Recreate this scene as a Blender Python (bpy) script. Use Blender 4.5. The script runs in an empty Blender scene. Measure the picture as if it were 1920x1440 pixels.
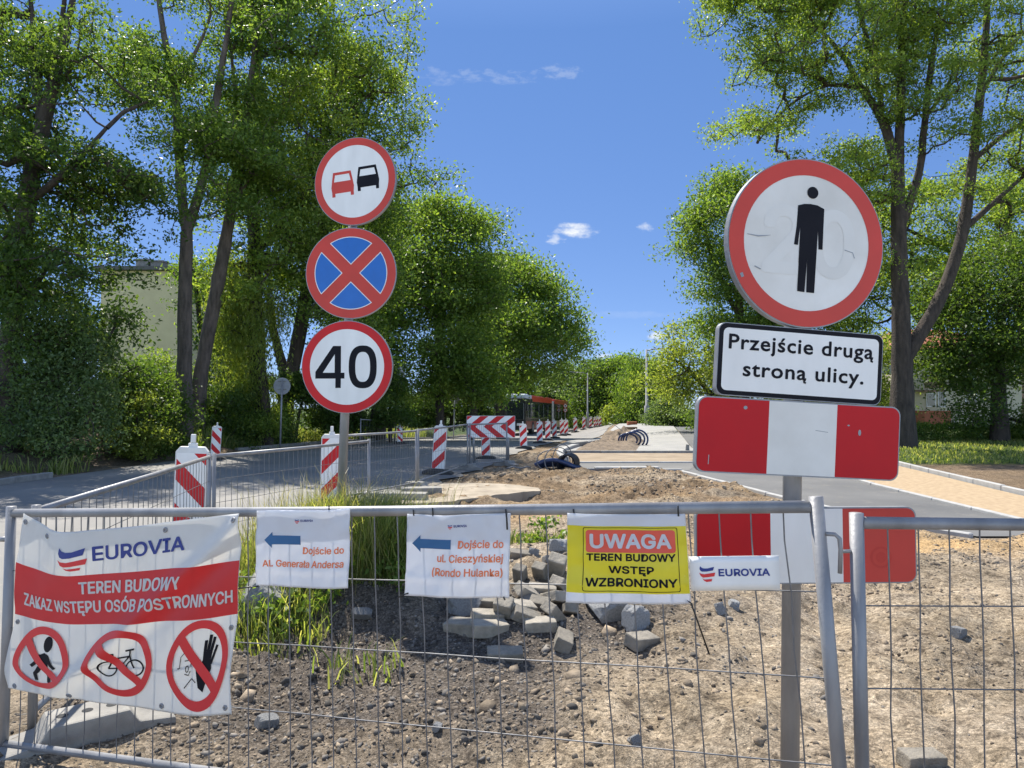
import bpy, bmesh, math, random, os
import numpy as np
from mathutils import Vector, Matrix, Euler
from mathutils.noise import noise_vector

random.seed(7)
RNG = np.random.default_rng(11)
SC = bpy.context.scene
COL = SC.collection
R = math.radians
PI = math.pi

# ------------------------------------------------------------------ camera, sky, sun, exposure
FPX = 1332.0                     # focal length in photo pixels (photo 1920 x 1440)
CAMH = 1.6
PITCH = math.atan(35.0 / FPX)
cam_data = bpy.data.cameras.new('camera')
cam_data.sensor_width = 36.0
cam_data.lens = 36.0 * FPX / 1920.0
cam_data.clip_start = 0.05
cam_data.clip_end = 3000
cam = bpy.data.objects.new('camera', cam_data)
cam.location = (0, 0, CAMH)
cam.rotation_euler = (PI / 2 + PITCH, 0, 0)
COL.objects.link(cam)
SC.camera = cam

SUN_EL = R(57)
SUN_DIR = Vector((-0.493 * math.cos(SUN_EL), 0.87 * math.cos(SUN_EL), math.sin(SUN_EL))).normalized()
sun_data = bpy.data.lights.new('sun', 'SUN')
sun_data.energy = 3.8
sun_data.angle = R(0.5)
sun_data.color = (1.0, 0.95, 0.86)
sun = bpy.data.objects.new('sun', sun_data)
sun.rotation_euler = SUN_DIR.to_track_quat('Z', 'Y').to_euler()
sun.location = (-20, 20, 40)
COL.objects.link(sun)

SC.view_settings.view_transform = 'Standard'
SC.view_settings.look = 'None'
SC.view_settings.gamma = 1
SC.view_settings.use_curve_mapping = False
SC.view_settings.exposure = 1.22
SC.render.engine = 'CYCLES'
SC.cycles.max_bounces = 7
SC.cycles.diffuse_bounces = 4
SC.cycles.glossy_bounces = 2
SC.cycles.transmission_bounces = 4
SC.cycles.transparent_max_bounces = 4
SC.cycles.use_denoising = True


def build_world():
    w = bpy.data.worlds.new('World')
    SC.world = w
    w.use_nodes = True
    nt = w.node_tree
    N = nt.nodes
    L = nt.links
    N.clear()
    out = N.new('ShaderNodeOutputWorld')
    bg = N.new('ShaderNodeBackground')
    bg.inputs['Strength'].default_value = 0.15
    sky = N.new('ShaderNodeTexSky')
    sky.sky_type = 'NISHITA'
    sky.sun_disc = False
    sky.sun_elevation = SUN_EL
    sky.sun_rotation = math.atan2(SUN_DIR.x, SUN_DIR.y)
    sky.air_density = 0.7
    sky.dust_density = 0.0
    sky.ozone_density = 3.0
    sky.altitude = 1500
    tc = N.new('ShaderNodeTexCoord')
    sep = N.new('ShaderNodeSeparateXYZ')
    L.new(tc.outputs['Generated'], sep.inputs[0])

    def m(op, a, b=None, c=None):
        n = N.new('ShaderNodeMath')
        n.operation = op
        for i, v in enumerate((a, b, c)):
            if v is None:
                continue
            if isinstance(v, (int, float)):
                n.inputs[i].default_value = v
            else:
                L.new(v, n.inputs[i])
        return n.outputs[0]
    yy = m('MAXIMUM', sep.outputs['Y'], 0.02)
    u = m('DIVIDE', sep.outputs['X'], yy)
    v = m('DIVIDE', sep.outputs['Z'], yy)
    cmb = N.new('ShaderNodeCombineXYZ')
    L.new(m('MULTIPLY', u, 1.0), cmb.inputs[0])
    L.new(m('MULTIPLY', v, 2.0), cmb.inputs[1])
    nz = N.new('ShaderNodeTexNoise')
    nz.inputs['Scale'].default_value = 38
    nz.inputs['Detail'].default_value = 6
    nz.inputs['Roughness'].default_value = 0.62
    L.new(cmb.outputs[0], nz.inputs['Vector'])
    nzo = nz.outputs[0]
    total = None
    # (photo-like bearing of each small cloud, half sizes in tangent units, strength, raggedness)
    for (px, py, sx, sy, st, rg) in ((1080, 430, 44, 17, 1.0, 1.5), (1042, 447, 22, 12, .55, 2.6), (1214, 425, 20, 11, .7, 1.8),
                                     (1235, 629, 24, 10, .95, 1.4), (1046, 128, 42, 18, .17, 2.8), (925, 136, 110, 16, .13, 3.2),
                                     (1130, 668, 22, 6, .7, 1.6), (820, 132, 42, 20, .12, 3.0), (1150, 590, 150, 9, .07, 1.8)):
        du = m('DIVIDE', m('SUBTRACT', u, (px - 960) / FPX), sx / FPX)
        dv = m('DIVIDE', m('SUBTRACT', v, (755 - py) / FPX), sy / FPX)
        rr = m('ADD', m('MULTIPLY', du, du), m('MULTIPLY', dv, dv))
        a = m('ADD', m('SUBTRACT', 1.0, rr), m('MULTIPLY', m('SUBTRACT', nzo, 0.52), rg * 2.0))
        mr = N.new('ShaderNodeMapRange')
        mr.interpolation_type = 'SMOOTHSTEP'
        mr.inputs['From Min'].default_value = 0.0
        mr.inputs['From Max'].default_value = 1.3
        L.new(a, mr.inputs['Value'])
        g = m('MULTIPLY', mr.outputs[0], m('LESS_THAN', rr, 2.2))
        g = m('MULTIPLY', g, st)
        total = g if total is None else m('MAXIMUM', total, g)
    total = m('MULTIPLY', total, m('GREATER_THAN', sep.outputs['Y'], 0.05))
    hs = N.new('ShaderNodeHueSaturation')
    hs.inputs['Saturation'].default_value = 0.85
    hs.inputs['Value'].default_value = 1.0
    L.new(sky.outputs[0], hs.inputs['Color'])
    mix = N.new('ShaderNodeMix')
    mix.data_type = 'RGBA'
    L.new(total, mix.inputs[0])
    # clear deep-blue air: the pale horizon band of the model is held back within the view
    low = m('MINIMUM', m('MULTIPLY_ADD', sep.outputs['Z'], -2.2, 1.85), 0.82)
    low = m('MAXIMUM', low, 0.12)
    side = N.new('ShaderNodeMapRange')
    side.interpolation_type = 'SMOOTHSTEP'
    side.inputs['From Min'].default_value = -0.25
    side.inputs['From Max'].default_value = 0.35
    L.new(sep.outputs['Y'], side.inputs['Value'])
    low = m('MULTIPLY', low, side.outputs[0])  # tint fades overhead and behind; unseen sky shaped paler to lift shaded sign faces
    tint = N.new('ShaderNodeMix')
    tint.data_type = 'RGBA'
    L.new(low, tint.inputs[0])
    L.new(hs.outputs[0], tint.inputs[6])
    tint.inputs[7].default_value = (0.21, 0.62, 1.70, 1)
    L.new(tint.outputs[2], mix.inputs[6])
    mix.inputs[7].default_value = (2.8, 2.9, 3.0, 1)
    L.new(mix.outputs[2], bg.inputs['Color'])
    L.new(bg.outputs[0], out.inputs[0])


build_world()

# ------------------------------------------------------------------ geometry helpers
CT, ST = math.cos(PITCH), math.sin(PITCH)


def ray(px, py):
    u = (px - 960.0) / FPX
    v = (720.0 - py) / FPX
    return np.array((u, CT - ST * v, ST + CT * v))


def W(px, py, d):
    """World point seen at photo position (px,py) at depth d in front of the camera."""
    r = ray(px, py)
    r = r * (d / r[1])
    return np.array((r[0], r[1], r[2] + CAMH))


def sstep(t):
    t = np.clip(t, 0, 1)
    return t * t * (3 - 2 * t)


def _hash(ix, iy, s):
    h = (ix.astype(np.int64) * 374761393 + iy.astype(np.int64) * 668265263 + s * 974634777) & 0x7fffffff
    h = ((h ^ (h >> 13)) * 1274126177) & 0x7fffffff
    return ((h ^ (h >> 16)) & 0xffff) / 65535.0


def vnoise(x, y, s=0):
    ix = np.floor(x)
    iy = np.floor(y)
    fx = x - ix
    fy = y - iy
    fx = fx * fx * (3 - 2 * fx)
    fy = fy * fy * (3 - 2 * fy)
    a = _hash(ix, iy, s)
    b = _hash(ix + 1, iy, s)
    c = _hash(ix, iy + 1, s)
    d = _hash(ix + 1, iy + 1, s)
    return (a + (b - a) * fx) * (1 - fy) + (c + (d - c) * fx) * fy - 0.5


def fbm(x, y, f, o=3, s=0):
    t = 0
    a = 1.0
    for k in range(o):
        t = t + a * vnoise(x * f + 17.3 * k, y * f - 9.1 * k, s + k)
        a *= 0.5
        f *= 2.03
    return t


def gz(x, y):
    """Broad lie of the land: flat, the road dipping away on the left beyond 26 m."""
    x = np.asarray(x, float)
    y = np.asarray(y, float)
    lat = sstep((9.0 - x) / 4.0 + 0.0)
    dip = 0.80 * sstep((y - 24) / 30) + 0.022 * np.clip(y - 54, 0, 60)
    far = 0.012 * np.clip(y - 50, 0, 200)
    return -(dip * lat + far * (1 - lat))


ROAD_R = np.array(((-3.6, -6), (-3.3, 2.6), (-2.65, 5), (-2.0, 9), (-1.7, 13.3), (-1.0, 16.4), (0.1, 22.4), (2.1, 31.8), (4.6, 42), (6.9, 52), (9.8, 65), (16, 100), (30, 150)))
ROAD_L = np.array(((-12, -6), (-11, 2.6), (-10.8, 5), (-10.4, 9), (-10, 13.3), (-9.7, 16.4), (-9.1, 22.4), (-6.9, 31.8), (-4.4, 42), (-2.4, 52), (0.5, 65), (6, 100), (18, 150)))
PATH_L = np.array(((5.6, 8.6), (5.1, 9.5), (4.6, 12.2), (4.0, 16.6), (5.0, 19.2), (6.1, 23.7), (12.6, 56)))
PATH_R = np.array(((6.9, 8.6), (6.85, 9.5), (7.0, 14.2), (7.35, 16.6), (7.7, 19.2), (8.6, 23.7), (15.4, 56)))


def dirt_mask(x, y):
    xl = np.interp(y, ROAD_R[:, 1], ROAD_R[:, 0])
    xr = np.where(y < 8.5, 16.0, np.interp(y, PATH_L[:, 1], PATH_L[:, 0]) - 0.12)
    yend = np.where(x < 1.5, 22.5, 16.65)
    return sstep((x - xl) / 0.45) * sstep((xr - x) / 0.35) * sstep((yend - y) / 0.35)


MOUNDS = ((0.25, 6.0, 0.32, 0.75, 1.05), (-1.45, 5.7, 0.34, 0.85, 0.75), (-0.75, 5.3, 0.12, 0.6, 0.35),
          (1.25, 5.5, 0.17, 0.7, 0.5), (2.0, 5.9, 0.12, 0.5, 0.35), (0.0, 4.75, 0.07, 0.5, 0.22), (-1.0, 11.5, 0.12, 0.8, 0.5), (2.4, 15.9, 0.07, 2.0, 0.35),
          (0.6, 17.5, 0.09, 0.7, 0.9), (0.5, 20.5, 0.08, 0.5, 1.0), (3.4, 13.5, 0.06, 1.2, 0.7))
FAR_MOUNDS = ((-11.6, 20.6, 0.8, 1.5, 1.1), (-10.2, 22.5, 0.45, 1.2, 0.8), (-12.8, 18.0, 0.35, 1.6, 1.2))


def relief(x, y):
    x = np.asarray(x, float)
    y = np.asarray(y, float)
    m = dirt_mask(x, y)
    z = 0.10 * fbm(x, y, 0.7, 2, 3) + 0.10 * fbm(x, y, 2.6, 3, 5)
    rough = np.clip(0.6 + 1.6 * fbm(x, y, 0.9, 2, 9), 0.15, 1.5)
    rough = rough * np.where(y > 9, 1.2, 1.0)
    ridg = np.abs(fbm(x, y, 6.5, 3, 21))
    calm = 1 - .65 * sstep((x - .6) / 1.2) * sstep((8.2 - y) / 1.5)
    z = z + rough * calm * (0.07 * ridg - 0.012 + 0.05 * fbm(x, y, 9, 2, 27) + 0.03 * fbm(x, y, 21, 2, 31))
    for (cx, cy, h, rx, ry) in MOUNDS:
        z = z + h * np.exp(-((x - cx) / rx) ** 2 - ((y - cy) / ry) ** 2)
    for off in (0.0, 0.42, 1.9, 2.3):      # faint wheel tracks across the bare soil
        c = 1.9 + off + 0.28 * (y - 4)
        z = z - 0.045 * np.exp(-((x - c) / 0.13) ** 2) * sstep((y - 2) / 1) * sstep((9 - y) / 2)
    # pits beside the broken slab
    z = z - 0.2 * np.exp(-((x - 0.15) / 0.5) ** 2 - ((y - 12.0) / 0.25) ** 2) - 0.35 * np.exp(-((x - 0.75) / 0.35) ** 2 - ((y - 22.0) / 0.9) ** 2)
    out = gz(x, y) - 0.03 + m * (z + 0.05)
    for (cx, cy, h, rx, ry) in FAR_MOUNDS:
        out = out + h * np.exp(-((x - cx) / rx) ** 2 - ((y - cy) / ry) ** 2) * (1 + 0.5 * fbm(x, y, 1.5, 3, 77))
    verge = sstep((np.interp(y, ROAD_L[:, 1], ROAD_L[:, 0]) - 0.6 - x) / 2.0)
    out = out + verge * (0.12 * fbm(x, y, 0.6, 3, 55) + 0.15)
    return out


def G(px, py, fn=gz):
    """Where the sight line through (px,py) meets the ground."""
    r = ray(px, py)
    ts = np.linspace(1.5, 160, 6000)
    X = r[0] / r[1] * ts
    Z = CAMH + r[2] / r[1] * ts
    g = fn(X, ts)
    i = np.argmax(Z <= g)
    if not (Z <= g).any():
        i = len(ts) - 1
    return np.array((X[i], ts[i], float(g[i])))


def H(x, y):
    return float(relief(np.array([x]), np.array([y]))[0])


# ------------------------------------------------------------------ materials
MATS = {}


def nodes_of(name):
    m = bpy.data.materials.new(name)
    m.use_nodes = True
    nt = m.node_tree
    bs = nt.nodes['Principled BSDF']
    return m, nt, bs


def ramp(nt, fac, stops):
    r = nt.nodes.new('ShaderNodeValToRGB')
    el = r.color_ramp.elements
    el[0].position, el[0].color = stops[0][0], tuple(stops[0][1]) + (1,)
    el[1].position, el[1].color = stops[-1][0], tuple(stops[-1][1]) + (1,)
    for p, c in stops[1:-1]:
        e = el.new(p)
        e.color = tuple(c) + (1,)
    nt.links.new(fac, r.inputs[0])
    return r.outputs[0]


def noise(nt, scale, detail=4, rough=0.55, obj=True, stretch=None):
    tc = nt.nodes.new('ShaderNodeTexCoord')
    n = nt.nodes.new('ShaderNodeTexNoise')
    n.inputs['Scale'].default_value = scale
    n.inputs['Detail'].default_value = detail
    n.inputs['Roughness'].default_value = rough
    v = tc.outputs['Object']
    if stretch:
        mp = nt.nodes.new('ShaderNodeMapping')
        mp.inputs['Scale'].default_value = stretch
        nt.links.new(v, mp.inputs[0])
        v = mp.outputs[0]
    nt.links.new(v, n.inputs['Vector'])
    return n.outputs[0]


def mixc(nt, fac, a, b, mode='MIX'):
    mx = nt.nodes.new('ShaderNodeMix')
    mx.data_type = 'RGBA'
    mx.blend_type = mode
    for i, v in ((0, fac), (6, a), (7, b)):
        if isinstance(v, (int, float)):
            mx.inputs[i].default_value = v
        elif isinstance(v, tuple):
            mx.inputs[i].default_value = v + (1,)
        else:
            nt.links.new(v, mx.inputs[i])
    return mx.outputs[2]


def bump(nt, bs, h, strength=0.3, dist=0.01):
    b = nt.nodes.new('ShaderNodeBump')
    b.inputs['Strength'].default_value = strength
    b.inputs['Distance'].default_value = dist
    nt.links.new(h, b.inputs['Height'])
    nt.links.new(b.outputs[0], bs.inputs['Normal'])


def mat(name, c1, c2=None, scale=8, rough=0.6, metal=0.0, bmp=0.0, bscale=None, stretch=None, detail=4, bdist=0.01, spec=0.5, island=0.0):
    if name in MATS:
        return MATS[name]
    m, nt, bs = nodes_of(name)
    bs.inputs['Roughness'].default_value = rough
    bs.inputs['Metallic'].default_value = metal
    bs.inputs['Specular IOR Level'].default_value = spec
    c2 = c2 or tuple(min(1, c * 0.86) for c in c1)
    f = noise(nt, scale, detail, stretch=stretch)
    col = ramp(nt, f, ((0.32, c1), (0.7, c2)))
    if island > 0:
        g = nt.nodes.new('ShaderNodeNewGeometry')
        oi = nt.nodes.new('ShaderNodeObjectInfo')
        ad = nt.nodes.new('ShaderNodeMath')
        ad.operation = 'ADD'
        nt.links.new(g.outputs['Random Per Island'], ad.inputs[0])
        nt.links.new(oi.outputs['Random'], ad.inputs[1])
        fr = nt.nodes.new('ShaderNodeMath')
        fr.operation = 'FRACT'
        nt.links.new(ad.outputs[0], fr.inputs[0])
        k = ramp(nt, fr.outputs[0], ((0.0, (1 - island,) * 3), (1.0, (1 + island * .6,) * 3)))
        col = mixc(nt, 1.0, col, k, 'MULTIPLY')
    nt.links.new(col, bs.inputs['Base Color'])
    if bmp:
        bump(nt, bs, noise(nt, bscale or scale * 3, 6, 0.65), bmp, bdist)
    MATS[name] = m
    return m


def leaf_mat(name, c1, c2, c3, trans=0.45):
    if name in MATS:
        return MATS[name]
    m, nt, bs = nodes_of(name)
    N = nt.nodes
    L = nt.links
    out = N['Material Output']
    g = N.new('ShaderNodeNewGeometry')
    f = noise(nt, 0.55, 2)
    a = ramp(nt, g.outputs['Random Per Island'], ((0.0, c1), (0.5, c2), (1.0, c3)))
    b = mixc(nt, 1.0, a, ramp(nt, f, ((0.35, (0.78, 0.82, 0.8)), (0.65, (1.18, 1.12, 1.0)))), 'MULTIPLY')
    bs.inputs['Roughness'].default_value = 0.45
    bs.inputs['Specular IOR Level'].default_value = 0.35
    L.new(b, bs.inputs['Base Color'])
    tr = N.new('ShaderNodeBsdfTranslucent')
    tcol = mixc(nt, 1.0, b, (1.5, 1.45, 0.55), 'MULTIPLY')
    L.new(tcol, tr.inputs['Color'])
    ms = N.new('ShaderNodeMixShader')
    ms.inputs[0].default_value = trans
    L.new(bs.outputs[0], ms.inputs[1])
    L.new(tr.outputs[0], ms.inputs[2])
    L.new(ms.outputs[0], out.inputs['Surface'])
    MATS[name] = m
    return m


M_GALV = mat('galvanised_steel', (0.31, 0.31, 0.315), (0.20, 0.20, 0.205), 9, 0.48, 0.3, 0.15, 60, stretch=(1, 1, 0.3))
M_WIRE = mat('wire_steel', (0.20, 0.20, 0.205), (0.12, 0.12, 0.125), 20, 0.5, 0.4)
M_WHITE = mat('sign_white', (0.84, 0.83, 0.80), (0.73, 0.72, 0.69), 4, 0.4, detail=9, stretch=(1.6, 1.6, .5))
M_WHITE_DIRTY = mat('sign_white_worn', (0.78, 0.77, 0.73), (0.62, 0.60, 0.55), 3.5, 0.45, detail=10)
M_RED = mat('sign_red', (0.60, 0.014, 0.018), (0.50, 0.014, 0.018), 5, 0.5, spec=.3)
M_RED_FADED = mat('sign_red_faded', (0.60, 0.06, 0.045), (0.50, 0.055, 0.04), 4, 0.5, detail=8, spec=.3)
M_BLUE = mat('sign_blue', (0.0, 0.13, 0.50), (0.0, 0.11, 0.42), 6, 0.35)
M_BLACK = mat('sign_black', (0.008, 0.008, 0.012), (0.013, 0.013, 0.018), 6, 0.6, spec=.12)
M_GREYBACK = mat('sign_grey_back', (0.30, 0.31, 0.33), (0.22, 0.23, 0.25), 10, 0.5, 0.4)
M_NAVY = mat('print_navy', (0.012, 0.03, 0.20), (0.015, 0.035, 0.22), 6, 0.5)
M_TEAL = mat('print_arrow_blue', (0.015, 0.10, 0.24), (0.02, 0.11, 0.26), 6, 0.5)
M_ORANGE = mat('print_orange', (0.80, 0.20, 0.07), (0.74, 0.19, 0.07), 6, 0.5)
M_PRED = mat('print_red', (0.66, 0.025, 0.03), (0.6, 0.025, 0.03), 6, 0.5)
M_CORAL = mat('print_coral', (0.70, 0.09, 0.05), (0.66, 0.08, 0.05), 6, 0.5)
M_YELLOW = mat('print_yellow', (0.80, 0.68, 0.02), (0.76, 0.64, 0.02), 5, 0.45)
M_CONC = mat('concrete', (0.31, 0.295, 0.265), (0.19, 0.18, 0.165), 7, 0.9, 0, 0.5, 60, detail=8)
M_CONC_DARK = mat('concrete_old', (0.24, 0.23, 0.21), (0.14, 0.135, 0.125), 6, 0.9, 0, 0.5, 50, detail=8)
M_KERB = mat('kerb_concrete', (0.40, 0.395, 0.38), (0.31, 0.305, 0.29), 5, 0.9, 0, 0.4, 60, detail=8)
M_BRICK = mat('paving_brick_stone', (0.35, 0.31, 0.25), (0.20, 0.18, 0.145), 14, 0.9, 0, 0.7, 70, detail=9, island=0.35)
M_STONE = mat('grey_stone', (0.34, 0.34, 0.33), (0.20, 0.20, 0.20), 9, 0.85, 0, 0.8, 40, detail=9, island=0.3)
M_BARK = mat('bark', (0.085, 0.065, 0.05), (0.03, 0.024, 0.02), 9, 0.95, 0, 1.0, 14, stretch=(1, 1, 0.22), bdist=0.05, detail=8)
M_BARK_PALE = mat('bark_pale', (0.15, 0.12, 0.10), (0.06, 0.05, 0.042), 9, 0.95, 0, 1.0, 14, stretch=(1, 1, 0.22), bdist=0.05, detail=8)
M_RUBBER = mat('rubber', (0.025, 0.025, 0.026), (0.05, 0.048, 0.045), 8, 0.8)
M_PLASTIC_W = mat('plastic_white', (0.74, 0.73, 0.70), (0.58, 0.57, 0.54), 6, 0.5, detail=8)
M_BLACKPIPE = mat('black_pipe', (0.012, 0.014, 0.02), (0.02, 0.022, 0.03), 8, 0.3)
M_BLUEPIPE = mat('navy_pipe', (0.015, 0.03, 0.09), (0.02, 0.04, 0.11), 8, 0.3)
M_TIE = mat('cable_tie_black', (0.01, 0.01, 0.01), (0.015, 0.015, 0.015), 8, 0.4)


def paper_mat(name, col, trans=0.35, rough=0.5):
    """Thin coated sheet or tarpaulin that lets some sun through from behind."""
    m, nt, bs = nodes_of(name)
    N = nt.nodes
    L = nt.links
    f = noise(nt, 9, 6)
    c = ramp(nt, f, ((0.3, col), (0.75, tuple(v * 0.93 for v in col))))
    L.new(c, bs.inputs['Base Color'])
    bs.inputs['Roughness'].default_value = rough
    tr = N.new('ShaderNodeBsdfTranslucent')
    L.new(c, tr.inputs['Color'])
    ms = N.new('ShaderNodeMixShader')
    ms.inputs[0].default_value = trans
    L.new(bs.outputs[0], ms.inputs[1])
    L.new(tr.outputs[0], ms.inputs[2])
    L.new(ms.outputs[0], N['Material Output'].inputs['Surface'])
    MATS[name] = m
    return m


M_PAPER = paper_mat('laminated_paper', (0.82, 0.83, 0.86), 0.42, 0.35)
M_TARP = paper_mat('white_tarpaulin', (0.82, 0.81, 0.78), 0.42, 0.5)
M_TARPRED = paper_mat('red_tarpaulin', (0.66, 0.03, 0.035), 0.25, 0.5)
M_YELP = paper_mat('yellow_print_paper', (0.82, 0.70, 0.03), 0.25, 0.4)

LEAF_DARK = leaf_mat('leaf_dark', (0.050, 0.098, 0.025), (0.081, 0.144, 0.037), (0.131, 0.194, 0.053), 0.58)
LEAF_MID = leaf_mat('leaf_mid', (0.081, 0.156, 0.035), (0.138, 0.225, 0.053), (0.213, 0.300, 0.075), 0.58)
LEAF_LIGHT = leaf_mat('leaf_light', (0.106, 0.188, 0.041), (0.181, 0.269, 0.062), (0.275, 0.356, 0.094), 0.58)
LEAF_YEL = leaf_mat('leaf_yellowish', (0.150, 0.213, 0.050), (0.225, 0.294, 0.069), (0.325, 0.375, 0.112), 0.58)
LEAF_GREY = leaf_mat('leaf_greygreen', (0.094, 0.156, 0.069), (0.144, 0.219, 0.100), (0.200, 0.269, 0.138), 0.58)
M_GRASS = leaf_mat('grass_blade', (0.11, 0.17, 0.05), (0.21, 0.265, 0.09), (0.42, 0.42, 0.22), 0.6)
M_GRASSDRY = leaf_mat('grass_seedy', (0.22, 0.22, 0.11), (0.32, 0.30, 0.17), (0.40, 0.37, 0.22), 0.35)

# ------------------------------------------------------------------ object helpers


def mesh_of(name, V, F, m=None, smooth=False):
    me = bpy.data.meshes.new(name)
    V = np.asarray(V, dtype=np.float32).reshape(-1, 3)
    if isinstance(F, np.ndarray) and F.ndim == 2:
        k = F.shape[1]
        me.vertices.add(len(V))
        me.vertices.foreach_set('co', V.ravel())
        me.loops.add(F.size)
        me.loops.foreach_set('vertex_index', F.astype(np.int32).ravel())
        me.polygons.add(len(F))
        me.polygons.foreach_set('loop_start', np.arange(0, F.size, k, dtype=np.int32))
        me.update(calc_edges=True)
        me.validate()
    else:
        me.from_pydata(V.tolist(), [], [tuple(int(i) for i in f) for f in F])
        me.update()
    if smooth:
        me.polygons.foreach_set('use_smooth', np.ones(len(me.polygons), dtype=bool))
    if m:
        me.materials.append(m)
    return me


def link(name, me, parent=None, loc=(0, 0, 0), rot=(0, 0, 0)):
    o = bpy.data.objects.new(name, me)
    o.location = loc
    o.rotation_euler = rot
    COL.objects.link(o)
    if parent:
        o.parent = parent
    return o


def tag(o, label=None, cat=None, group=None, kind=None):
    if label:
        o['label'] = label
    if cat:
        o['category'] = cat
    if group:
        o['group'] = group
    if kind:
        o['kind'] = kind
    return o


def thing(name, label, cat, loc=(0, 0, 0), group=None, rot=(0, 0, 0)):
    o = bpy.data.objects.new(name, None)
    o.empty_display_size = 0.2
    o.location = tuple(float(v) for v in loc)
    o.rotation_euler = rot
    COL.objects.link(o)
    return tag(o, label, cat, group)


def root_loc(o):
    while o.parent:
        o = o.parent
    return np.array(o.location)


def part(name, V, F, m, parent, smooth=False, label=None):
    """Mesh in world coordinates put under its (unrotated) thing."""
    V = np.asarray(V, float).reshape(-1, 3) - root_loc(parent)
    o = link(name, mesh_of(name, V, F, m, smooth), parent)
    if label:
        o['label'] = label
    return o


def struct(name, V, F, m, smooth=False):
    o = link(name, mesh_of(name, V, F, m, smooth))
    o['kind'] = 'structure'
    return o


def dup(root, loc, rot=None, scale=None, label=None):
    r = root.copy()
    COL.objects.link(r)
    r.location = tuple(float(v) for v in loc)
    if rot is not None:
        r.rotation_euler = rot
    if scale is not None:
        r.scale = scale
    if label:
        r['label'] = label
    for ch in list(root.children):
        c = ch.copy()
        COL.objects.link(c)
        c.parent = r
        for g in list(ch.children):
            d = g.copy()
            COL.objects.link(d)
            d.parent = c
    return r


class MB:
    """Collects pieces into one mesh (mixed polygons)."""

    def __init__(self):
        self.V = []
        self.F = []

    def add(self, V, F):
        n = len(self.V)
        self.V += [tuple(float(c) for c in v) for v in V]
        self.F += [tuple(int(i) + n for i in f) for f in F]
        return self

    def box(self, lo, hi, M=None):
        (a, b, c), (d, e, f) = lo, hi
        V = [(a, b, c), (d, b, c), (d, e, c), (a, e, c), (a, b, f), (d, b, f), (d, e, f), (a, e, f)]
        if M is not None:
            V = [tuple(M @ Vector(v)) for v in V]
        return self.add(V, [(0, 3, 2, 1), (4, 5, 6, 7), (0, 1, 5, 4), (1, 2, 6, 5), (2, 3, 7, 6), (3, 0, 4, 7)])

    def tube(self, pts, rad, n=8, cap=True):
        V, F = tube(pts, rad, n, cap)
        return self.add(V, F)


def tube(pts, rad, n=8, cap=True):
    P = np.asarray(pts, float)
    k = len(P)
    rad = np.full(k, rad, float) if np.isscalar(rad) else np.asarray(rad, float)
    T = np.gradient(P, axis=0)
    T /= np.linalg.norm(T, axis=1, keepdims=True) + 1e-12
    up = np.array((0, 0, 1.0)) if abs(T[0][2]) < 0.9 else np.array((1.0, 0, 0))
    s = np.cross(T[0], up)
    s /= np.linalg.norm(s)
    V = []
    a = np.linspace(0, 2 * PI, n, endpoint=False)
    for i in range(k):
        s = s - T[i] * np.dot(s, T[i])
        s /= np.linalg.norm(s) + 1e-12
        b = np.cross(T[i], s)
        V.append(P[i] + rad[i] * (np.outer(np.cos(a), s) + np.outer(np.sin(a), b)))
    V = np.concatenate(V)
    F = []
    for i in range(k - 1):
        for j in range(n):
            j2 = (j + 1) % n
            F.append((i * n + j, i * n + j2, (i + 1) * n + j2, (i + 1) * n + j))
    if cap:
        F.append(tuple(range(n - 1, -1, -1)))
        F.append(tuple(range((k - 1) * n, k * n)))
    return V, F


def bevel_mesh(V, F, w=0.01, seg=2, subdiv=0, jit=0.0, seed=0):
    bm = bmesh.new()
    vs = [bm.verts.new(v) for v in V]
    for f in F:
        try:
            bm.faces.new([vs[i] for i in f])
        except ValueError:
            pass
    bmesh.ops.recalc_face_normals(bm, faces=bm.faces)
    if w > 0:
        bmesh.ops.bevel(bm, geom=list(bm.edges), offset=w, segments=seg, profile=0.6, affect='EDGES')
    if subdiv:
        bmesh.ops.subdivide_edges(bm, edges=list(bm.edges), cuts=subdiv, use_grid_fill=True)
    if jit:
        for v in bm.verts:
            n = noise_vector(v.co * 14 + Vector((seed * 7.1, seed * 3.3, seed)))
            n2 = noise_vector(v.co * 40 + Vector((seed, seed * 2.3, seed)))
            v.co += n * jit + n2 * jit * 0.4
    bm.verts.index_update()
    V2 = [tuple(v.co) for v in bm.verts]
    F2 = [tuple(v.index for v in f.verts) for f in bm.faces]
    bm.free()
    return V2, F2


# ---- flat graphics: text and polygons, as (V2d, F)
_FONT = None
try:
    _p = os.path.join(bpy.utils.system_resource('DATAFILES'), 'fonts', 'Inter.woff2')
    _FONT = bpy.data.fonts.load(_p)
except Exception:
    _FONT = None


def curve_mesh(cu):
    o = bpy.data.objects.new('tmp', cu)
    COL.objects.link(o)
    dg = bpy.context.evaluated_depsgraph_get()
    me = o.evaluated_get(dg).to_mesh()
    V = np.array([v.co[:] for v in me.vertices], float).reshape(-1, 3)
    F = [tuple(p.vertices) for p in me.polygons]
    o.evaluated_get(dg).to_mesh_clear()
    bpy.data.objects.remove(o)
    bpy.data.curves.remove(cu)
    return V[:, :2], F


_CAP = {}


def raw_text(s, space):
    c = bpy.data.curves.new('raw', 'FONT')
    c.body = s
    c.space_character = space
    c.resolution_u = 3
    return curve_mesh(c)


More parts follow.
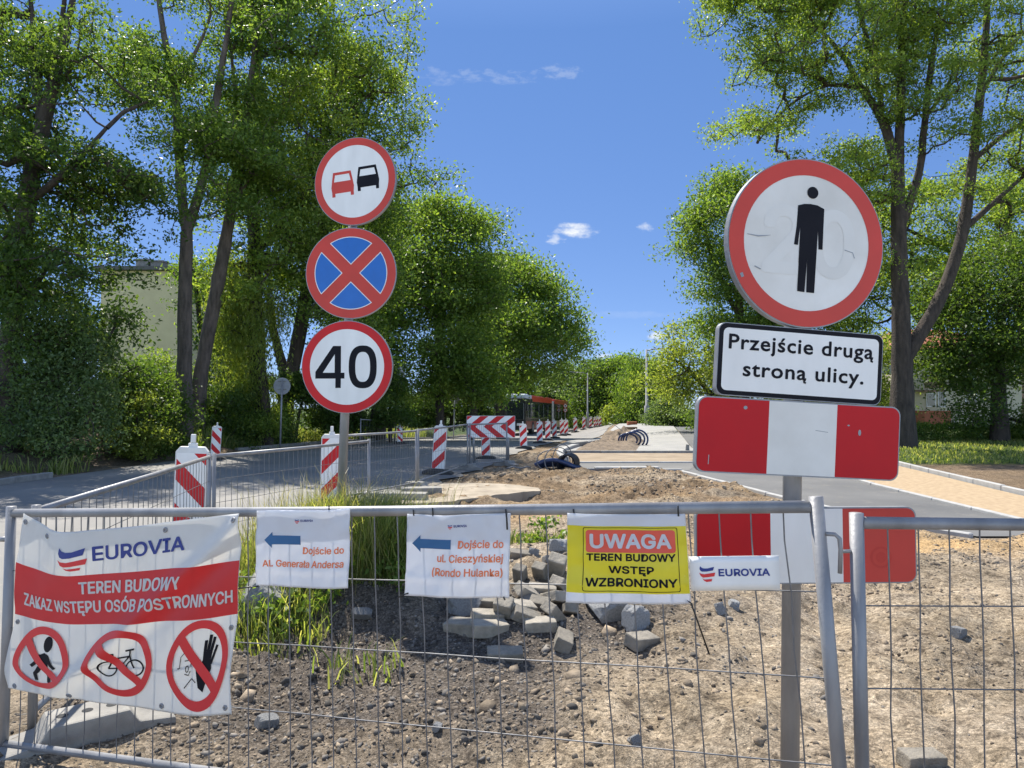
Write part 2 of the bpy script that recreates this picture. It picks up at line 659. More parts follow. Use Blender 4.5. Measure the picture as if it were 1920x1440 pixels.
def with_accents(s, space):
    """Built-in face: Polish accents drawn onto the plain letters, as its own have another size."""
    base = s.translate(str.maketrans('śą', 'sa'))
    V, F = raw_text(base, space)
    V, F = [tuple(v) for v in V], list(F)
    for i, ch in enumerate(s):
        if ch not in 'śą':
            continue
        x1 = float(raw_text(base[:i + 1], space)[0][:, 0].max())
        q = raw_text(base[i], space)[0]
        w, xh = float(np.ptp(q[:, 0])), float(q[:, 1].max())
        n = len(V)
        if ch == 'ś':
            c = x1 - w * .5
            P = [(c - .03, xh + .05), (c + .03, xh + .05), (c + .13, xh + .19), (c + .04, xh + .19)]
            V += P
            F.append((n, n + 1, n + 2, n + 3))
        else:
            S, G_ = stroke2d([(x1 - .03, .0), (x1 - .075, -.06), (x1 - .07, -.12), (x1 + .0, -.135)], .05)
            V += [tuple(p) for p in S]
            F += [tuple(k + n for k in f) for f in G_]
    return np.array(V), F


def text2d(s, cx, cy, h, bold=0.0, align='C', sx=1.0, space=1.0, width=None, plain=False):
    """Lettering; h = cap height; cx by alignment; cy = baseline."""
    cu = bpy.data.curves.new('txt', 'FONT')
    cu.body = s
    fnt = None if plain else _FONT
    if fnt:
        cu.font = fnt
    cu.size = 1.0
    cu.resolution_u = 3
    cu.space_character = space
    V, F = curve_mesh(cu)
    if plain:
        V, F = with_accents(s, space)
    if plain not in _CAP:
        c2 = bpy.data.curves.new('cap', 'FONT')
        c2.body = 'H'
        if fnt:
            c2.font = fnt
        _CAP[plain] = float(np.ptp(curve_mesh(c2)[0][:, 1]))
    k = h / (_CAP[plain] + bold * 1.4)
    V = V * (k * sx, k)
    bold *= .7 * k
    V[:, 1] += bold
    lo, hi = V[:, 0].min(), V[:, 0].max()
    if width:
        V[:, 0] = (V[:, 0] - lo) * width / (hi - lo)
        lo, hi = 0.0, width
    off = {'C': (lo + hi) / 2, 'L': lo, 'R': hi}[align]
    V[:, 0] += cx - off
    V[:, 1] += cy
    if not bold:
        return [(V, F)]
    # heavier strokes: the same letters laid again, shifted by the stroke gain
    return [(V + (bold * math.cos(a), bold * math.sin(a)), F) for a in np.linspace(0, 2 * PI, 8, endpoint=False)] + [(V, F)]


def poly2d(*loops):
    """Filled polygon; further loops are holes."""
    if len(loops) == 1:
        return np.array(loops[0], float), _tess(loops[0])
    cu = bpy.data.curves.new('poly', 'CURVE')
    cu.dimensions = '2D'
    cu.fill_mode = 'BOTH'
    for lp in loops:
        sp = cu.splines.new('POLY')
        sp.points.add(len(lp) - 1)
        for p, q in zip(sp.points, lp):
            p.co = (q[0], q[1], 0, 1)
        sp.use_cyclic_u = True
    return curve_mesh(cu)


def _tess(lp):
    from mathutils.geometry import tessellate_polygon
    tr = tessellate_polygon([[Vector((p[0], p[1], 0)) for p in lp]])
    out = []
    for t in tr:
        a, b, c = (lp[i] for i in t)
        s = (b[0] - a[0]) * (c[1] - a[1]) - (b[1] - a[1]) * (c[0] - a[0])
        out.append(tuple(t) if s > 0 else (t[0], t[2], t[1]))
    return out


def circ(cx, cy, rx, ry=None, n=48, a0=0, a1=2 * PI):
    ry = ry or rx
    full = abs(a1 - a0 - 2 * PI) < 1e-6
    k = n if full else n + 1
    return [(cx + rx * math.cos(a0 + (a1 - a0) * i / n), cy + ry * math.sin(a0 + (a1 - a0) * i / n)) for i in range(k)]


def ring2d(cx, cy, r0, r1, n=64):
    V = np.array(circ(cx, cy, r1, n=n) + circ(cx, cy, r0, n=n))
    F = [(i, (i + 1) % n, n + (i + 1) % n, n + i) for i in range(n)]
    return V, F


def stroke2d(pts, w, closed=False):
    P = np.array(pts, float)
    if closed:
        P = np.vstack((P, P[:1]))
    k = len(P)
    T = np.gradient(P, axis=0)
    if closed:
        T[0] = T[-1] = P[1] - P[-2]
    T /= np.linalg.norm(T, axis=1, keepdims=True) + 1e-12
    Nn = np.stack((-T[:, 1], T[:, 0]), 1)
    w = np.full(k, w) if np.isscalar(w) else np.array(w)
    V = np.vstack((P + Nn * w[:, None] / 2, P - Nn * w[:, None] / 2))
    F = [(k + i, k + i + 1, i + 1, i) for i in range(k - 1)]
    return V, F


def clip_poly(poly, lo, hi):
    """Clip polygon to the rectangle lo..hi."""
    def cl(p, f, g):
        out = []
        for i in range(len(p)):
            a, b = p[i], p[(i + 1) % len(p)]
            fa, fb = f(a), f(b)
            if fa >= 0:
                out.append(a)
            if (fa >= 0) != (fb >= 0):
                t = fa / (fa - fb)
                out.append((a[0] + (b[0] - a[0]) * t, a[1] + (b[1] - a[1]) * t))
        return out
    for f in (lambda p: p[0] - lo[0], lambda p: hi[0] - p[0], lambda p: p[1] - lo[1], lambda p: hi[1] - p[1]):
        poly = cl(poly, f, None)
        if len(poly) < 3:
            return []
    return poly


def rrect(w, h, r, n=6, cx=0.0, cy=0.0):
    out = []
    for (sx, sy, a) in ((1, 1, 0), (-1, 1, 90), (-1, -1, 180), (1, -1, 270)):
        for i in range(n + 1):
            t = R(a + 90 * i / n)
            out.append((cx + sx * (w / 2 - r) + r * math.cos(t), cy + sy * (h / 2 - r) + r * math.sin(t)))
    return out


def refine(V2, F, L):
    bm = bmesh.new()
    vs = [bm.verts.new((v[0], v[1], 0)) for v in V2]
    for f in F:
        try:
            bm.faces.new([vs[i] for i in f])
        except ValueError:
            pass
    bmesh.ops.triangulate(bm, faces=list(bm.faces))
    for _ in range(6):
        ed = [e for e in bm.edges if e.calc_length() > L]
        if not ed:
            break
        bmesh.ops.subdivide_edges(bm, edges=ed, cuts=1)
        bmesh.ops.triangulate(bm, faces=[f for f in bm.faces if len(f.verts) > 3])
    bm.verts.index_update()
    Vo = np.array([v.co[:2] for v in bm.verts])
    Fo = [tuple(v.index for v in f.verts) for f in bm.faces]
    bm.free()
    return Vo, Fo


class Plate:
    """A flat plate in metres: centre c, right ex, up ey, facing n."""

    def __init__(self, c, yaw=0.0, roll=0.0, tilt=0.0):
        self.c = np.array(c, float)
        M = Matrix.Rotation(yaw, 3, 'Z') @ Matrix.Rotation(tilt, 3, 'X') @ Matrix.Rotation(-roll, 3, 'Y')
        self.ex = np.array(M @ Vector((1, 0, 0)))
        self.ey = np.array(M @ Vector((0, 0, 1)))
        self.n = np.array(M @ Vector((0, -1, 0)))

    def at(self, V2, off):
        V2 = np.asarray(V2, float)
        return self.c + V2[:, :1] * self.ex + V2[:, 1:2] * self.ey + off * self.n

    def decal(self, name, shapes, m, parent, off, step=0.00012, label=None):
        mb = MB()
        for k, sh in enumerate(shapes):
            if isinstance(sh, list):        # a line of lettering: a part of its own
                tb = MB()
                for j, (V, F) in enumerate(sh):
                    tb.add(self.at(V, off + .00003 * j), F)
                part(name, tb.V, tb.F, m, parent, label=label)
                continue
            V, F = sh
            mb.add(self.at(V, off + step * k), F)
        if mb.V:
            return part(name, mb.V, mb.F, m, parent, label=label)

    def slab(self, outline, back, front):
        n = len(outline)
        A = self.at(outline, front)
        B = self.at(outline, back)
        V = np.vstack((A, B))
        F = [tuple(range(n)), tuple(range(2 * n - 1, n - 1, -1))]
        F += [(i, n + i, n + (i + 1) % n, (i + 1) % n) for i in range(n)]
        return V, F


# ------------------------------------------------------------------ ground
def axis(*segs):
    out = []
    for a, b, s in segs:
        out += list(np.arange(a, b - 1e-6, s))
    out.append(segs[-1][1])
    return np.array(out)


def pt_in_poly(P, poly):
    x, y = P[:, 0], P[:, 1]
    inside = np.zeros(len(P), bool)
    n = len(poly)
    j = n - 1
    for i in range(n):
        xi, yi = poly[i]
        xj, yj = poly[j]
        c = ((yi > y) != (yj > y)) & (x < (xj - xi) * (y - yi) / (yj - yi + 1e-12) + xi)
        inside ^= c
        j = i
    return inside


def zones(x, y):
    """r: dark crushed gravel and painted shade of the grass bank, g: orange sand, b: green verge, a: (unused)"""
    m = dirt_mask(x, y)
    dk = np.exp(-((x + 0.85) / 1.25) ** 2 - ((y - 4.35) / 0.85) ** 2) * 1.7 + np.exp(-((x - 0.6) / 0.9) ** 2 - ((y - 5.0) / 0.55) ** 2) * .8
    dk = dk + 0.5 * np.exp(-((x + 1.2) / 1.0) ** 2 - ((y - 5.6) / .7) ** 2)  # dark soil of the grass bank, its shade painted into the colour too
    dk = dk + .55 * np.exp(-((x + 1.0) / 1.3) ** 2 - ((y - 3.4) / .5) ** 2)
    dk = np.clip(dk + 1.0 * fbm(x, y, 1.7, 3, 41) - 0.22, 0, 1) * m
    sd = np.clip(np.exp(-((x - 4.2) / 2.4) ** 2 - ((y - 8.1) / 0.6) ** 2) * 1.1 + np.exp(-((x + 0.2) / 1.2) ** 2 - ((y - 10.5) / 0.7) ** 2) * 0.9 + 0.6 * fbm(x, y, 1.1, 3, 61) - .12, 0, 1) * m
    vl = sstep((np.interp(y, ROAD_L[:, 1], ROAD_L[:, 0]) - 0.7 - x) / 1.2)
    bare = np.exp(-((x + 11.3) / 3.2) ** 2 - ((y - 19.5) / 3.6) ** 2)
    vl = np.clip(vl - 1.3 * bare, 0, 1)
    vr = sstep((x - 9.3) / 0.8) * sstep((y - 18.2) / 1.2)
    fr = sstep((y - 58) / 4)
    br = sstep((x - 8.9) / .5) * sstep((y - 11.0) / 1.0) * (1 - sstep((y - 18.2) / 1.2))
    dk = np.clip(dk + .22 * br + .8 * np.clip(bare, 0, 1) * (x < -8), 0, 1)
    return np.stack((dk, sd, np.clip(vl + vr + fr, 0, 1), 1 - .85 * np.clip(1.2 * br + sstep((y - 8.6) / 2.5) * (.75 + 1.6 * fbm(x, y, 1.4, 3, 15)), 0, 1)), -1)


def ground_material():
    m, nt, bs = nodes_of('site_ground')
    N = nt.nodes
    L = nt.links
    at = N.new('ShaderNodeAttribute')
    at.attribute_name = 'zone'
    sp = N.new('ShaderNodeSeparateColor')
    L.new(at.outputs['Color'], sp.inputs[0])
    n1 = noise(nt, 1.3, 6)
    n2 = noise(nt, 9, 8, 0.65)
    n3 = noise(nt, 60, 6, 0.7)
    soil = ramp(nt, n2, ((0.3, (0.11, 0.088, 0.065)), (0.45, (0.315, 0.255, 0.18)), (0.7, (0.47, 0.395, 0.29))))
    soil = mixc(nt, 1.0, soil, ramp(nt, noise(nt, 0.8, 5, .6), ((0.36, (0.68, 0.67, 0.66)), (0.6, (1.08, 1.06, 1.04)))), 'MULTIPLY')
    soil = mixc(nt, 1.0, soil, ramp(nt, n3, ((0.3, (0.6, 0.6, 0.6)), (0.7, (1.25, 1.22, 1.18)))), 'MULTIPLY')
    soil = mixc(nt, at.outputs['Alpha'], mixc(nt, 1.0, soil, (0.62, 0.52, 0.42), 'MULTIPLY'), soil)
    soil = mixc(nt, ramp(nt, n1, ((0.45, (0, 0, 0)), (0.62, (1, 1, 1)))), soil, mixc(nt, 1.0, soil, (1.0, 1.02, 1.08), 'MULTIPLY'))
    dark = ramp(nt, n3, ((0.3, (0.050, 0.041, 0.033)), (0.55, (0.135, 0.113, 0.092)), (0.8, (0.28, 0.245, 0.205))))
    sand = ramp(nt, n3, ((0.3, (0.42, 0.25, 0.10)), (0.7, (0.58, 0.40, 0.20))))
    green = ramp(nt, n2, ((0.3, (0.035, 0.055, 0.015)), (0.6, (0.07, 0.10, 0.025)), (0.8, (0.13, 0.12, 0.06))))
    c = mixc(nt, sp.outputs[1], soil, sand)
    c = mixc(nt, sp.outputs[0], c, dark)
    c = mixc(nt, sp.outputs[2], c, green)
    # crushed grains: every cell its own tone
    tc = N.new('ShaderNodeTexCoord')
    hgt = None
    for sc_, k0, k1 in ((46, .62, 1.3), (130, .7, 1.25)):
        vo = N.new('ShaderNodeTexVoronoi')
        vo.inputs['Scale'].default_value = sc_
        L.new(tc.outputs['Object'], vo.inputs['Vector'])
        sv = N.new('ShaderNodeSeparateColor')
        L.new(vo.outputs['Color'], sv.inputs[0])
        c = mixc(nt, 1.0, c, ramp(nt, sv.outputs[0], ((0.0, (k0,) * 3), (0.5, (1, 1, 1)), (1.0, (k1,) * 3))), 'MULTIPLY')
        hv = mixc(nt, 0.5, sv.outputs[1], vo.outputs['Distance'], 'DIFFERENCE')
        hgt = hv if hgt is None else mixc(nt, 0.4, hgt, hv)
    hgt = mixc(nt, .5, hgt, noise(nt, 42, 8, 0.75))
    L.new(c, bs.inputs['Base Color'])
    bs.inputs['Roughness'].default_value = 0.95
    bs.inputs['Specular IOR Level'].default_value = 0.15
    bump(nt, bs, hgt, 1.0, 0.03)
    return m


def build_ground():
    xs = axis((-260, -40, 20), (-40, -16, 1.0), (-16, -5, 0.25), (-5, -2.6, 0.07), (-2.6, 5.0, 0.03), (5.0, 9.0, 0.06), (9, 16, 0.2), (16, 40, 1), (40, 260, 20))
    ys = axis((-20, 1, 1.5), (1, 3.0, 0.1), (3.0, 8.0, 0.03), (8.0, 17.2, 0.06), (17.2, 24, 0.12), (24, 44, 0.5), (44, 120, 2), (120, 420, 20))
    X, Y = np.meshgrid(xs, ys)
    Z = relief(X, Y)
    V = np.stack((X, Y, Z), -1).reshape(-1, 3)
    ny, nx = X.shape
    idx = np.arange(nx * ny).reshape(ny, nx)
    F = np.stack((idx[:-1, :-1], idx[:-1, 1:], idx[1:, 1:], idx[1:, :-1]), -1).reshape(-1, 4)
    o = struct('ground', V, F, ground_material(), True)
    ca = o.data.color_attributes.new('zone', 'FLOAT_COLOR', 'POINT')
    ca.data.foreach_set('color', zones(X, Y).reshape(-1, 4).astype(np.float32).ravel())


build_ground()


def resample(P, step):
    P = np.asarray(P, float)
    s = np.r_[0, np.cumsum(np.linalg.norm(np.diff(P, axis=0), axis=1))]
    n = max(2, int(s[-1] / step) + 1)
    t = np.linspace(0, s[-1], n)
    return np.stack([np.interp(t, s, P[:, k]) for k in range(P.shape[1])], 1)


def strip(name, Lp, Rp, h, m, step=0.8, cross=10, crack=0.0):
    n = max(len(resample(Lp, step)), len(resample(Rp, step)))

    def rs(P):
        P = np.asarray(P, float)
        s = np.r_[0, np.cumsum(np.linalg.norm(np.diff(P, axis=0), axis=1))]
        t = np.linspace(0, s[-1], n)
        return np.stack([np.interp(t, s, P[:, k]) for k in range(2)], 1)
    A, B = rs(Lp), rs(Rp)
    if crack:
        B = B + np.stack((crack * fbm(B[:, 1], B[:, 0], 1.6, 3, 8), np.zeros(n)), 1)
    t = np.linspace(0, 1, cross + 1)
    P = A[:, None] * (1 - t)[None, :, None] + B[:, None] * t[None, :, None]
    Z = gz(P[..., 0], P[..., 1]) + h
    V = np.concatenate((P, Z[..., None]), -1).reshape(-1, 3)
    idx = np.arange(n * (cross + 1)).reshape(n, cross + 1)
    F = np.stack((idx[:-1, :-1], idx[:-1, 1:], idx[1:, 1:], idx[1:, :-1]), -1).reshape(-1, 4)
    return struct(name, V, F, m, True)


def asphalt(name, c0, c1, stain=0.3):
    m, nt, bs = nodes_of(name)
    n1 = noise(nt, 0.5, 6)
    n2 = noise(nt, 120, 4, 0.7)
    n3 = noise(nt, 3.0, 8, 0.7)
    c = ramp(nt, n2, ((0.3, c0), (0.7, c1)))
    c = mixc(nt, 1.0, c, ramp(nt, n1, ((0.3, (0.8, 0.8, 0.8)), (0.7, (1.25, 1.22, 1.17)))), 'MULTIPLY')
    c = mixc(nt, ramp(nt, n3, ((0.56, (0, 0, 0)), (0.8, (stain,) * 3))), c, (0.42, 0.36, 0.27))
    nt.links.new(c, bs.inputs['Base Color'])
    bs.inputs['Roughness'].default_value = 0.85
    bs.inputs['Specular IOR Level'].default_value = 0.3
    bump(nt, bs, n2, 0.25, 0.006)
    return m


strip('road', ROAD_L, ROAD_R, 0.0, asphalt('road_asphalt', (0.17, 0.165, 0.155), (0.27, 0.26, 0.245), 0.8), 0.7, 14, crack=0.35)
strip('footpath', PATH_L, PATH_R, -0.008, asphalt('path_asphalt', (0.095, 0.097, 0.10), (0.155, 0.155, 0.155), 0.35), 0.7, 6)
strip('entrance_road', ((1.75, 18.9), (5.0, 19.0)), ((1.75, 16.9), (4.2, 16.9)), -0.003, asphalt('path_asphalt_2', (0.12, 0.12, 0.12), (0.18, 0.178, 0.172), 0.15), 0.5, 6)


def paving_mat():
    m, nt, bs = nodes_of('pale_paving')
    N = nt.nodes
    tc = N.new('ShaderNodeTexCoord')
    br = N.new('ShaderNodeTexBrick')
    br.inputs['Scale'].default_value = 1.0
    br.inputs['Brick Width'].default_value = 0.4
    br.inputs['Row Height'].default_value = 0.2
    br.inputs['Mortar Size'].default_value = 0.008
    br.inputs['Color1'].default_value = (0.31, 0.305, 0.29, 1)
    br.inputs['Color2'].default_value = (0.265, 0.26, 0.25, 1)
    br.inputs['Mortar'].default_value = (0.2, 0.195, 0.18, 1)
    nt.links.new(tc.outputs['Object'], br.inputs['Vector'])
    c = mixc(nt, 1.0, br.outputs['Color'], ramp(nt, noise(nt, 0.9, 6), ((0.3, (0.88, 0.88, 0.88)), (0.7, (1.1, 1.08, 1.05)))), 'MULTIPLY')
    nt.links.new(c, bs.inputs['Base Color'])
    bs.inputs['Roughness'].default_value = 0.85
    return m


PAV_L = ((1.55, 22.9), (1.6, 25), (2.5, 31.8), (5.0, 42), (7.3, 52), (8.6, 57))
PAV_R = ((6.05, 22.9), (6.3, 25), (7.7, 31.8), (9.7, 42), (11.7, 52), (12.7, 57))
strip('pavement', PAV_L, PAV_R, 0.03, paving_mat(), 0.5, 12)
M_SAND = mat('sand', (0.42, 0.315, 0.195), (0.29, 0.205, 0.12), 10, 0.95, 0, 0.5, 90, detail=8)
strip('sand_strip', ((1.9, 22.6), (6.0, 22.6)), ((1.8, 19.1), (5.0, 19.2)), 0.0, mat('sand_pale', (0.33, 0.26, 0.18), (0.20, 0.15, 0.10), 1.5, 0.95, 0, 0.5, 90, detail=8), 0.5, 6)
strip('sand_bed', ((7.05, 8.6), (7.0, 9.5), (7.15, 14.2), (7.5, 16.6), (7.8, 18.4)), ((8.25, 8.6), (8.3, 9.5), (8.85, 13.0), (9.5, 16.6), (9.8, 18.4)), 0.012, M_SAND, 0.3, 8)


def kerb(name, pts, w=0.1, h=0.09, seg=1.0, m=None, base=-0.05):
    P = resample(pts, seg)
    mb = MB()
    for a, b in zip(P[:-1], P[1:]):
        d = (b - a) / np.linalg.norm(b - a)
        n = np.array((-d[1], d[0])) * w / 2
        a2, b2 = a + d * 0.004, b - d * 0.004
        za, zb = float(gz(*a2)), float(gz(*b2))
        j = random.uniform(-.006, .006)
        V = []
        for z0 in (base, h + j):
            for p, z in ((a2 - n, za), (b2 - n, zb), (b2 + n, zb), (a2 + n, za)):
                V.append((p[0], p[1], z + z0))
        V2, F2 = bevel_mesh(V, [(0, 3, 2, 1), (4, 5, 6, 7), (0, 1, 5, 4), (1, 2, 6, 5), (2, 3, 7, 6), (3, 0, 4, 7)], 0.012, 1)
        mb.add(V2, F2)
    o = struct(name, mb.V, mb.F, m or M_KERB)
    return o


kerb('path_kerb', [(x - 0.06, y) for x, y in PATH_L[:4]], 0.09, 0.03)
kerb('path_kerb', [(x + 0.06, y) for x, y in PATH_R[:5]], 0.09, 0.035)
kerb('sand_kerb', ((8.35, 8.6), (8.4, 9.5), (8.95, 13.0), (9.6, 16.6), (9.95, 18.4)), 0.09, 0.1)
kerb('entrance_kerb', ((1.75, 16.82), (4.0, 16.75)), 0.1, 0.05)
kerb('entrance_kerb', ((1.8, 18.98), (5.0, 19.08)), 0.1, 0.03)
kerb('pavement_kerb', ((1.75, 22.82), (6.1, 22.8)), 0.12, 0.07, m=M_CONC)
kerb('island_kerb', ((1.45, 19.4), (1.42, 21), (1.48, 22.2), (1.75, 23.6), (2.2, 25.2), (2.7, 27.0), (3.3, 29.0), (4.0, 31.0)), 0.2, 0.13, 0.8)
kerb('road_kerb', ((-9.95, 12.2), (-10.05, 13.6), (-9.85, 15.2)), 0.16, 0.12, m=M_CONC)
kerb('road_kerb', [(x - 0.1, y) for x, y in ((-9.0, 23.5), (-6.9, 31.8), (-4.4, 42), (-2.4, 52))], 0.14, 0.1, m=M_CONC)

# soil bed inside the pavement
def soil_bed():
    n, k = 60, 40
    A = resample(((1.95, 22.95), (2.3, 25), (3.3, 28.8), (4.3, 32.5)), 0.02)
    B = resample(((4.05, 22.95), (4.5, 25), (5.3, 28.8), (6.1, 32.5)), 0.02)
    ia = np.linspace(0, len(A) - 1, n).astype(int)
    ib = np.linspace(0, len(B) - 1, n).astype(int)
    t = np.linspace(0, 1, k)
    P = A[ia][:, None] * (1 - t)[None, :, None] + B[ib][:, None] * t[None, :, None]
    X, Y = P[..., 0], P[..., 1]
    e = sstep(np.minimum(np.minimum(t, 1 - t)[None, :] * 6, np.minimum(np.linspace(0, 1, n), np.linspace(1, 0, n))[:, None] * 8))
    Z = gz(X, Y) + 0.02 + e * (0.07 + 0.22 * np.abs(fbm(X, Y, 3.0, 3, 4)) + 0.55 * np.exp(-((X - 4.6) / .75) ** 2 - ((Y - 30.2) / 1.0) ** 2) * (1 + fbm(X, Y, 2.5, 3, 5)))
    V = np.stack((X, Y, Z), -1).reshape(-1, 3)
    idx = np.arange(n * k).reshape(n, k)
    F = np.stack((idx[:-1, :-1], idx[:-1, 1:], idx[1:, 1:], idx[1:, :-1]), -1).reshape(-1, 4)
    struct('soil_bed', V, F, mat('soil', (0.24, 0.18, 0.125), (0.10, 0.075, 0.052), 5, 0.95, 0, 0.9, 30, detail=9, bdist=0.03), True)


soil_bed()


def broken_slab():
    """Remnant of the old concrete surface with a ragged broken edge."""
    out = [(-1.75, 10.6), (-0.9, 11.0), (-0.35, 11.75), (-0.1, 11.9), (0.2, 12.2), (0.42, 12.25), (0.5, 12.7), (0.1, 13.2), (-0.4, 13.4), (-1.5, 13.6), (-1.9, 12.2)]
    P = resample(out + out[:1], 0.08)[:-1]
    P = P + np.stack((0.12 * fbm(P[:, 0], P[:, 1], 5, 3, 2), 0.12 * fbm(P[:, 0], P[:, 1], 5, 3, 6)), 1)
    n = len(P)
    top = 0.075
    V = [(p[0], p[1], top + 0.04 * vnoise(np.array([p[0]]), np.array([p[1]]), 4)[0]) for p in P] + [(p[0], p[1], -0.2) for p in P]
    F = _tess([tuple(p) for p in P])
    F = [tuple(f) for f in F] + [(i, n + i, n + (i + 1) % n, (i + 1) % n) for i in range(n)]
    struct('broken_slab', V, F, mat('old_concrete_slab', (0.38, 0.32, 0.24), (0.23, 0.19, 0.14), 4, 0.95, 0, 0.5, 40, detail=8))


broken_slab()

# ------------------------------------------------------------------ stones and clods (countless)
_ico = bmesh.new()
bmesh.ops.create_icosphere(_ico, subdivisions=1, radius=1.0)
ICO_V = np.array([v.co[:] for v in _ico.verts])
ICO_F = np.array([[v.index for v in f.verts] for f in _ico.faces])
_ico.free()


def scatter_rocks(name, P, size, m, label=None, flat=0.65):
    n = len(P)
    q = RNG.normal(size=(n, 3, 3))
    Q = np.linalg.qr(q)[0]
    sc = size[:, None] * np.stack((RNG.uniform(.7, 1.3, n), RNG.uniform(.6, 1.1, n), RNG.uniform(.45, .9, n)), 1)
    base = ICO_V[None] * RNG.uniform(0.5, 1.35, (n, len(ICO_V), 1))
    V = np.einsum('nvi,nij->nvj', base * sc[:, None, :], Q)
    V[..., 2] *= flat + .2
    V = V + P[:, None, :]
    F = (ICO_F[None] + (np.arange(n) * len(ICO_V))[:, None, None]).reshape(-1, 3)
    o = link(name, mesh_of(name, V.reshape(-1, 3), F, m))
    o['kind'] = 'stuff'
    return o


def rock_points(n, box, dens):
    x = RNG.uniform(box[0], box[1], n)
    y = box[2] + (box[3] - box[2]) * RNG.random(n) ** 1.5
    k = dens(x, y) * dirt_mask(x, y) > RNG.random(n)
    x, y = x[k], y[k]
    return np.stack((x, y, relief(x, y)), 1)


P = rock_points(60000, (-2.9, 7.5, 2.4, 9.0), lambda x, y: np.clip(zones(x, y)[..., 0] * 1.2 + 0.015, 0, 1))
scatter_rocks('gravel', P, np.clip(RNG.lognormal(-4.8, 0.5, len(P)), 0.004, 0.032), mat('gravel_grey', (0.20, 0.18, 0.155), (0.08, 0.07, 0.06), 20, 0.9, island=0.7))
P = rock_points(90000, (-2.9, 8.5, 2.4, 16.5), lambda x, y: np.clip(0.36 + 2.2 * fbm(x, y, 1.1, 3, 91) + .5 * np.exp(-((x - 1.3) / 1.1) ** 2 - ((y - 5.5) / .8) ** 2), 0.03, 1))
scatter_rocks('soil_clods', P, np.clip(RNG.lognormal(-5.0, 0.62, len(P)) * (0.7 + 0.09 * P[:, 1]), 0.004, 0.085), mat('clod_soil', (0.36, 0.285, 0.20), (0.15, 0.115, 0.08), 14, 0.95, 0, 0.6, 60, island=0.5))

# ------------------------------------------------------------------ near fence panels
FA, FB = np.array((-2.29, 3.25)), np.array((0.91, 2.13))       # foot line of the near fence panel


class FencePlane:
    def __init__(self, A, B):
        self.A = np.array((A[0], A[1], 0.0))
        d = np.array((B[0] - A[0], B[1] - A[1], 0.0))
        self.d = d / np.linalg.norm(d)
        self.n = np.array((self.d[1], -self.d[0], 0.0))     # towards the camera side
        if np.dot(self.n, -self.A) < 0:
            self.n = -self.n

    def hit(self, px, py, off=0.0):
        r = ray(px, py)
        o = np.array((0, 0, CAMH))
        t = np.dot(self.A + self.n * off - o, self.n) / np.dot(r, self.n)
        return o + r * t


FP = FencePlane(FA, FB)
FP2 = FencePlane((1.06, 2.2), (4.5, 2.24))
GAUGE = 0.0025


def fence_panel(root, TL, TR, BR, BL, nv, hts, tube_r=0.021, wire=GAUGE, post_over=0.03, wob=0.004, legs=0.0, rail_r=0.019, n=12):
    TL, TR, BR, BL = (np.array(p, float) for p in (TL, TR, BR, BL))

    def at(s, t):
        return (TL * (1 - s) + TR * s) * (1 - t) + (BL * (1 - s) + BR * s) * t
    for (a, b) in ((TL, BL), (TR, BR)):
        u = (a - b) / np.linalg.norm(a - b)
        V, F = tube([a + u * post_over, b - u * legs], tube_r, n)
        part('post', V, F, M_GALV, root, True)
        mesh = root.children[-1] if False else None
    e = (TR - TL) / np.linalg.norm(TR - TL)
    V, F = tube([TL + e * tube_r * .8, at(0.5, 0) - np.array((0, 0, 0.004)), TR - e * tube_r * .8], rail_r, n)
    part('top_rail', V, F, M_GALV, root, True)
    V, F = tube([BL + e * tube_r * .8, BR - e * tube_r * .8], rail_r * .85, n)
    part('bottom_rail', V, F, M_GALV, root, True)
    mb = MB()
    rr = random.Random(5)
    for i in range(1, nv):
        s = i / nv
        pts = [at(s, 0)]
        for t in np.linspace(0.1, 0.9, 6):
            q = at(s, t)
            q = q + e * rr.uniform(-wob, wob) + FP.n * rr.uniform(-wob, wob) * .6
            pts.append(q)
        pts.append(at(s, 1))
        mb.tube(pts, wire, 5, False)
    for t in hts:
        pts = [at(s, t) + np.array((0, 0, rr.uniform(-wob, wob) * .5)) for s in np.linspace(0, 1, 14)]
        pts = [p - FP.n * wire * 1.6 for p in pts]
        mb.tube(pts, wire, 5, False)
    part('wire_mesh', mb.V, mb.F, M_WIRE, root, True)


f_near = thing('mesh_fence', 'nearest wide galvanised mesh fence panel carrying the banner and paper notices', 'fence', (0, 2.7, 0.0))
fTL, fTR, fBR, fBL = FP.hit(21, 962), FP.hit(1531, 950), FP.hit(1588, 1604), FP.hit(6, 1394)
fence_panel(f_near, fTL, fTR, fBR, fBL, 36, (0.25, 0.5, 0.75), legs=0.12)
f_right = thing('mesh_fence', 'near mesh fence panel at right edge, without any notices on it', 'fence', (2.8, 2.2, 0.0))
gTL, gBL = FP2.hit(1606, 980), FP2.hit(1620, 1608)
gTR, gBR = np.array((4.5, 2.24, gTL[2] - 0.04)), np.array((4.5, 2.24, gBL[2] - 0.02))
fence_panel(f_right, gTL, gTR, gBR, gBL, 36, (0.25, 0.5, 0.75), legs=0.2)
# hook between the two panels
mb = MB()
mb.tube([FP.hit(1548, 1001, .01), FP.hit(1566, 1002, .012), FP.hit(1574, 1010, .012), FP.hit(1576, 1030, .012), FP.hit(1575, 1075, .012)], 0.0065, 8)
part('hook', mb.V, mb.F, M_GALV, f_near, True)
V, F = tube([FP2.hit(1577, 1034, 0.0), FP2.hit(1603, 1033, 0.0)], 0.006, 8)
part('hook_ring', V, F, M_GALV, f_right, True)
V, F = tube([FP.hit(-2, 1011), FP.hit(14, 1011)], 0.012, 8)
part('hook_ring', V, F, M_GALV, f_near, True)


